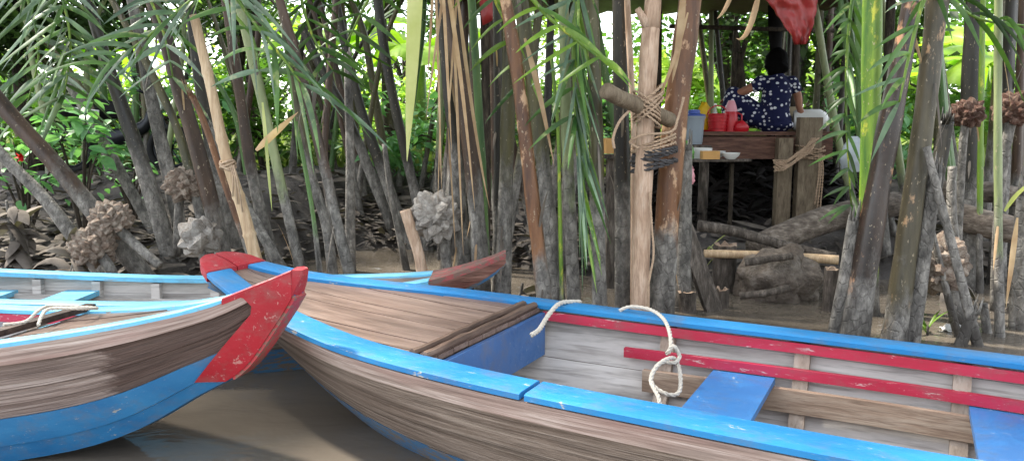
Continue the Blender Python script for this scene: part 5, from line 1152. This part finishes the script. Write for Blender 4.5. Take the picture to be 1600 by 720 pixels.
def banana(label, x, d, h, k, seed, mat='leaf_banana', L=1.7):
    rg = random.Random(seed); X = (x-800)/FPX*d; b0 = V((X, d, hgt(X, d))); rt = empty('banana_plant', b0); tag(rt, label, 'banana plant', 'banana plants in the sun')
    MB().tube([b0-V((0, 0, .1)), b0+V((.03, 0, h*.5)), b0+V((.05, 0, h))], [.13, .11, .07], 12).build('trunk', M['stem_bright'], rt)
    for i in range(k):
        a = 2*math.pi*i/k+rg.uniform(-.4, .4); e = rg.uniform(.35, 1.3); d0 = V((math.cos(a), math.sin(a), e)).normalized(); p = b0+V((.05, 0, h*rg.uniform(.88, 1))); LL = L*rg.uniform(.75, 1.15); rows = []; up = V((0, 0, 1))
        for j in range(13):
            t = j/12; ww = .27*L/1.7*(0.04 if t < .12 else math.sin(math.pi*min(1, (t-.1)/.92))**.55+.02)
            sd = d0.cross(up).normalized(); nn = sd.cross(d0); tear = rg.uniform(-.05, .05)
            rows.append([p-sd*ww-nn*(ww*.35+tear), p-sd*ww*.5-nn*ww*.05, p+nn*.01, p+sd*ww*.5-nn*ww*.05, p+sd*ww-nn*(ww*.35-tear)])
            p = p+d0*LL/12; d0 = (d0+V((0, 0, -.13))).normalized()
        MB().grid(rows).build('leaf', M[mat], rt)
banana('banana plant with broad pale leaves behind the dark right stalks', 1535, 11.5, 1.5, 10, 1)
banana('tall banana plant at the far right edge', 1650, 13, 2.2, 10, 2)
banana('banana plant glowing between the lichen-green pole and leaning stalks', 1440, 14.5, 2.0, 9, 3)
banana('banana plant behind the black leaning stalks at centre left', 655, 12.0, 1.7, 9, 4)
banana('banana plant seen between the brown stalks left of centre', 520, 14, 2.1, 9, 5)
banana('banana plant shining through just left of the hut', 1085, 14.5, 1.3, 9, 6)
banana('banana plant behind the seated person', 1185, 15, 1.6, 9, 7)
banana('small banana plant in the bright gap at upper left', 150, 13, 1.7, 8, 8)
def leafcloud(mb, c, rr, n, size, rg, clumps=9):
    cl = [V((rg.gauss(0, .5)*rr[0], rg.gauss(0, .5)*rr[1], rg.uniform(-.9, .9)*rr[2])) for _ in range(clumps)]
    for i in range(n):
        q_ = rg.choice(cl); p = c+q_+V((rg.gauss(0, .24)*rr[0], rg.gauss(0, .24)*rr[1], rg.gauss(0, .17)*rr[2]))
        if p.z < .45: continue
        a = V((rg.gauss(0, 1), rg.gauss(0, 1), rg.gauss(0, .6))).normalized(); s_ = a.cross(V((rg.gauss(0, .5), rg.gauss(0, .5), 1))).normalized(); L = size*rg.uniform(.6, 1.3); ww = L*.27
        mb.add([p, p+a*L*.5-s_*ww, p+a*L-V((0, 0, L*.15)), p+a*L*.5+s_*ww], [(0, 1, 2, 3)])
def tree(label, x, d, h, r, n, size, mat, seed, group, crz=None, cz=None, kind='tree'):
    rg = random.Random(seed); X = (x-800)/FPX*d; b0 = V((X, d, hgt(X, d))); rt = empty('tree' if kind == 'tree' else 'bush', b0); tag(rt, label, kind, group)
    c = b0+V((0, 0, cz or h*.62)); mb = MB(); tr = .02*h+.03
    mb.tube(smooth_path([b0-V((0, 0, .1)), b0+V((rg.uniform(-.2, .2), 0, h*.35)), b0+V((rg.uniform(-.3, .3), 0, h*.8))], 4), [lerp(tr, tr*.3, j/8) for j in range(9)], 9)
    for k in range(7):
        a = rg.uniform(0, 6.28); s_ = b0+V((0, 0, h*rg.uniform(.3, .65))); e = c+V((math.cos(a)*r*.7, math.sin(a)*r*.5, rg.uniform(-.3, .6)*(crz or h*.4)))
        mb.tube(smooth_path([s_, s_.lerp(e, .5)+V((0, 0, .1*h)), e], 3), [lerp(tr*.45, .008, j/6) for j in range(7)], 6)
    mb.build('trunk', M['bark'], rt)
    cr = MB(); leafcloud(cr, c, (r, r*.8, crz or h*.42), n, size, rg, int(8+r*5)); tag(cr.build('crown', M[mat], rt, smooth=False), kind='stuff')
# dim trees close behind the left stalks
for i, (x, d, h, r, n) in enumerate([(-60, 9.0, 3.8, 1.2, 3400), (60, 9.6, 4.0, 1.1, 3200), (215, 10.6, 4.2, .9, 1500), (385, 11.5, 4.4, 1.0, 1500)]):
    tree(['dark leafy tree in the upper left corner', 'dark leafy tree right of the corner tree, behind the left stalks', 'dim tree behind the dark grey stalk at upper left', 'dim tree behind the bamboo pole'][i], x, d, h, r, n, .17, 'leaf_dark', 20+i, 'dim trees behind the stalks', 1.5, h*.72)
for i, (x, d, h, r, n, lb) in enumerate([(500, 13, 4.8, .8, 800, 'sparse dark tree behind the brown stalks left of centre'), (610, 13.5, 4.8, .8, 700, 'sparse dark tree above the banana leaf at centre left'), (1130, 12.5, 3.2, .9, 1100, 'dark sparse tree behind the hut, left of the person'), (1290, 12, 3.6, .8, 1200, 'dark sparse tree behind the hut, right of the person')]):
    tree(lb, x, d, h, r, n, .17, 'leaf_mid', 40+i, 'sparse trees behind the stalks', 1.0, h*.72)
NTH = 'first second third fourth fifth sixth seventh eighth ninth tenth eleventh twelfth thirteenth fourteenth fifteenth sixteenth seventeenth'.split()
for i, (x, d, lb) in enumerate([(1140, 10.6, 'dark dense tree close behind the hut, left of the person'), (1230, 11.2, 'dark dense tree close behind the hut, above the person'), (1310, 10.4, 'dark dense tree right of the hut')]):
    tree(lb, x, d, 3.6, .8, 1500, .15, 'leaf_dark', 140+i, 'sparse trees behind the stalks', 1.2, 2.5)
for i in range(13):
    x = 40+i*118+U(-25, 25); d = U(9.8, 11.5)
    if 1070 < x < 1330: d = U(11.8, 12.6)
    tree('low dim bush at the back of the thicket, '+NTH[i]+' from the left', x, d, U(.8, 1.3), .75, 520, .16, ['leaf_mid', 'leaf_dark', 'leaf_shrub'][i % 3], 170+i, 'low bushes at the back of the thicket', .55, .6, 'bush')
# sunlit bushes and trees further off
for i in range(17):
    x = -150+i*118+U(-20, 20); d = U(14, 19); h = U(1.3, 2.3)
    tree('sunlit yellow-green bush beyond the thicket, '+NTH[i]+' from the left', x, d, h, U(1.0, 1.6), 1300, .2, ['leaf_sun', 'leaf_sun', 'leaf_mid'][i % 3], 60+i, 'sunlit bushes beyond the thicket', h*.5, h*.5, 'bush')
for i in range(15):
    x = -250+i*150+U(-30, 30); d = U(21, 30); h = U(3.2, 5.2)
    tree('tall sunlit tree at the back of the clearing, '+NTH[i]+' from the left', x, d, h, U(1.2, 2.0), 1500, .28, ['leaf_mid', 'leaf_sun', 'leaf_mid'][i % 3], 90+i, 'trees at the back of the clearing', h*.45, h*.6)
# ground cover
mb = MB(); rg = random.Random(9)
for i in range(9000):
    y = 10.5+11*rg.random()**1.3; x = rg.uniform(-.85, .85)*y; z = hgt(x, y); a = rg.uniform(0, 6.28)
    mb.blade((x, y, z-.02), (math.cos(a)*.5, math.sin(a)*.5, 1), rg.uniform(.15, .6), rg.uniform(.03, .09), rg.uniform(.3, 1.4), 3)
tag(mb.build('undergrowth', M['leaf_under']), 'sunlit green undergrowth beyond the thicket', 'undergrowth', kind='stuff')
mb = MB()
for i in range(260):
    x = rg.uniform(-60, 60); y = rg.uniform(34, 60); c = V((x, y, .6))
    leafcloud(mb, c+V((0, 0, rg.uniform(.6, 1.6))), (2.0, 1.5, 1.2), 60, .5, rg, 5)
tag(mb.build('far_woods', M['leaf_mid'], smooth=False), 'far green wood closing off the clearing', 'wood', kind='stuff')
# ------------------------------------------------------------------ motorbike half hidden behind the shrub
c0 = at(190, 268, 9.0); gz = hgt(c0.x, c0.y); o0 = V((c0.x, 9.0, gz)); mc = empty('motorbike', o0); tag(mc, 'dark motorbike parked behind the shrub, white strip standing in for the seat sheen', 'motorbike')
def wheel(x):
    w_ = o0+V((x, 0, .29)); mb = MB(); pts = [w_+V((math.cos(a)*.25, 0, math.sin(a)*.25)) for a in [2*math.pi*i/24 for i in range(25)]]; mb.tube(pts, .04, 8)
    t = mb.build('wheel', M['tyre'], mc, w_); rm = MB().tube([w_+V((math.cos(a)*.2, 0, math.sin(a)*.2)) for a in [2*math.pi*i/24 for i in range(25)]], .012, 6)
    for k in range(6): rm.tube([w_, w_+V((math.cos(k*1.047)*.2, 0, math.sin(k*1.047)*.2))], .008, 5)
    rm.build('rim', M['metal'], t, w_)
wheel(-.58); wheel(.6)
MB().tube(smooth_path([o0+V((-.45, 0, .5)), o0+V((-.1, 0, .42)), o0+V((.3, 0, .55)), o0+V((.42, 0, .8))], 4), [.08, .1, .11, .11, .11, .1, .09, .08, .07, .06, .06, .05, .04], 10).build('body', M['metal'], mc)
MB().tube(smooth_path([o0+V((-.72, 0, .78)), o0+V((-.3, 0, .76)), o0+V((.1, 0, .72))], 5), [.06, .1, .12, .12, .12, .12, .12, .11, .1, .09, .07], 12, 0, True, 0, .6).build('seat', M['black'], mc)
MB().box(o0+V((-.32, -.125, .72)), .34, .012, .07, Matrix.Rotation(.12, 3, 'Y')).build('seat_sheen', M['white'], mc)  # white strip painting in the light on the seat
MB().tube([o0+V((.6, 0, .29)), o0+V((.45, 0, .82))], .03, 8).build('fork', M['metal'], mc); MB().tube([o0+V((.4, -.32, .95)), o0+V((.45, 0, .88)), o0+V((.4, .32, .95))], .016, 7).build('handlebar', M['metal'], mc)
MB().ball(o0+V((.5, 0, .82)), (.09, .1, .1), 12, 8).build('headlight', M['clear'], mc)
for s_ in (-1, 1): MB().tube([o0+V((.4, s_*.22, .93)), o0+V((.36, s_*.3, 1.08)), o0+V((.36, s_*.3, 1.1))], [.008, .008, .05], 8).build('mirror', M['metal'], mc)
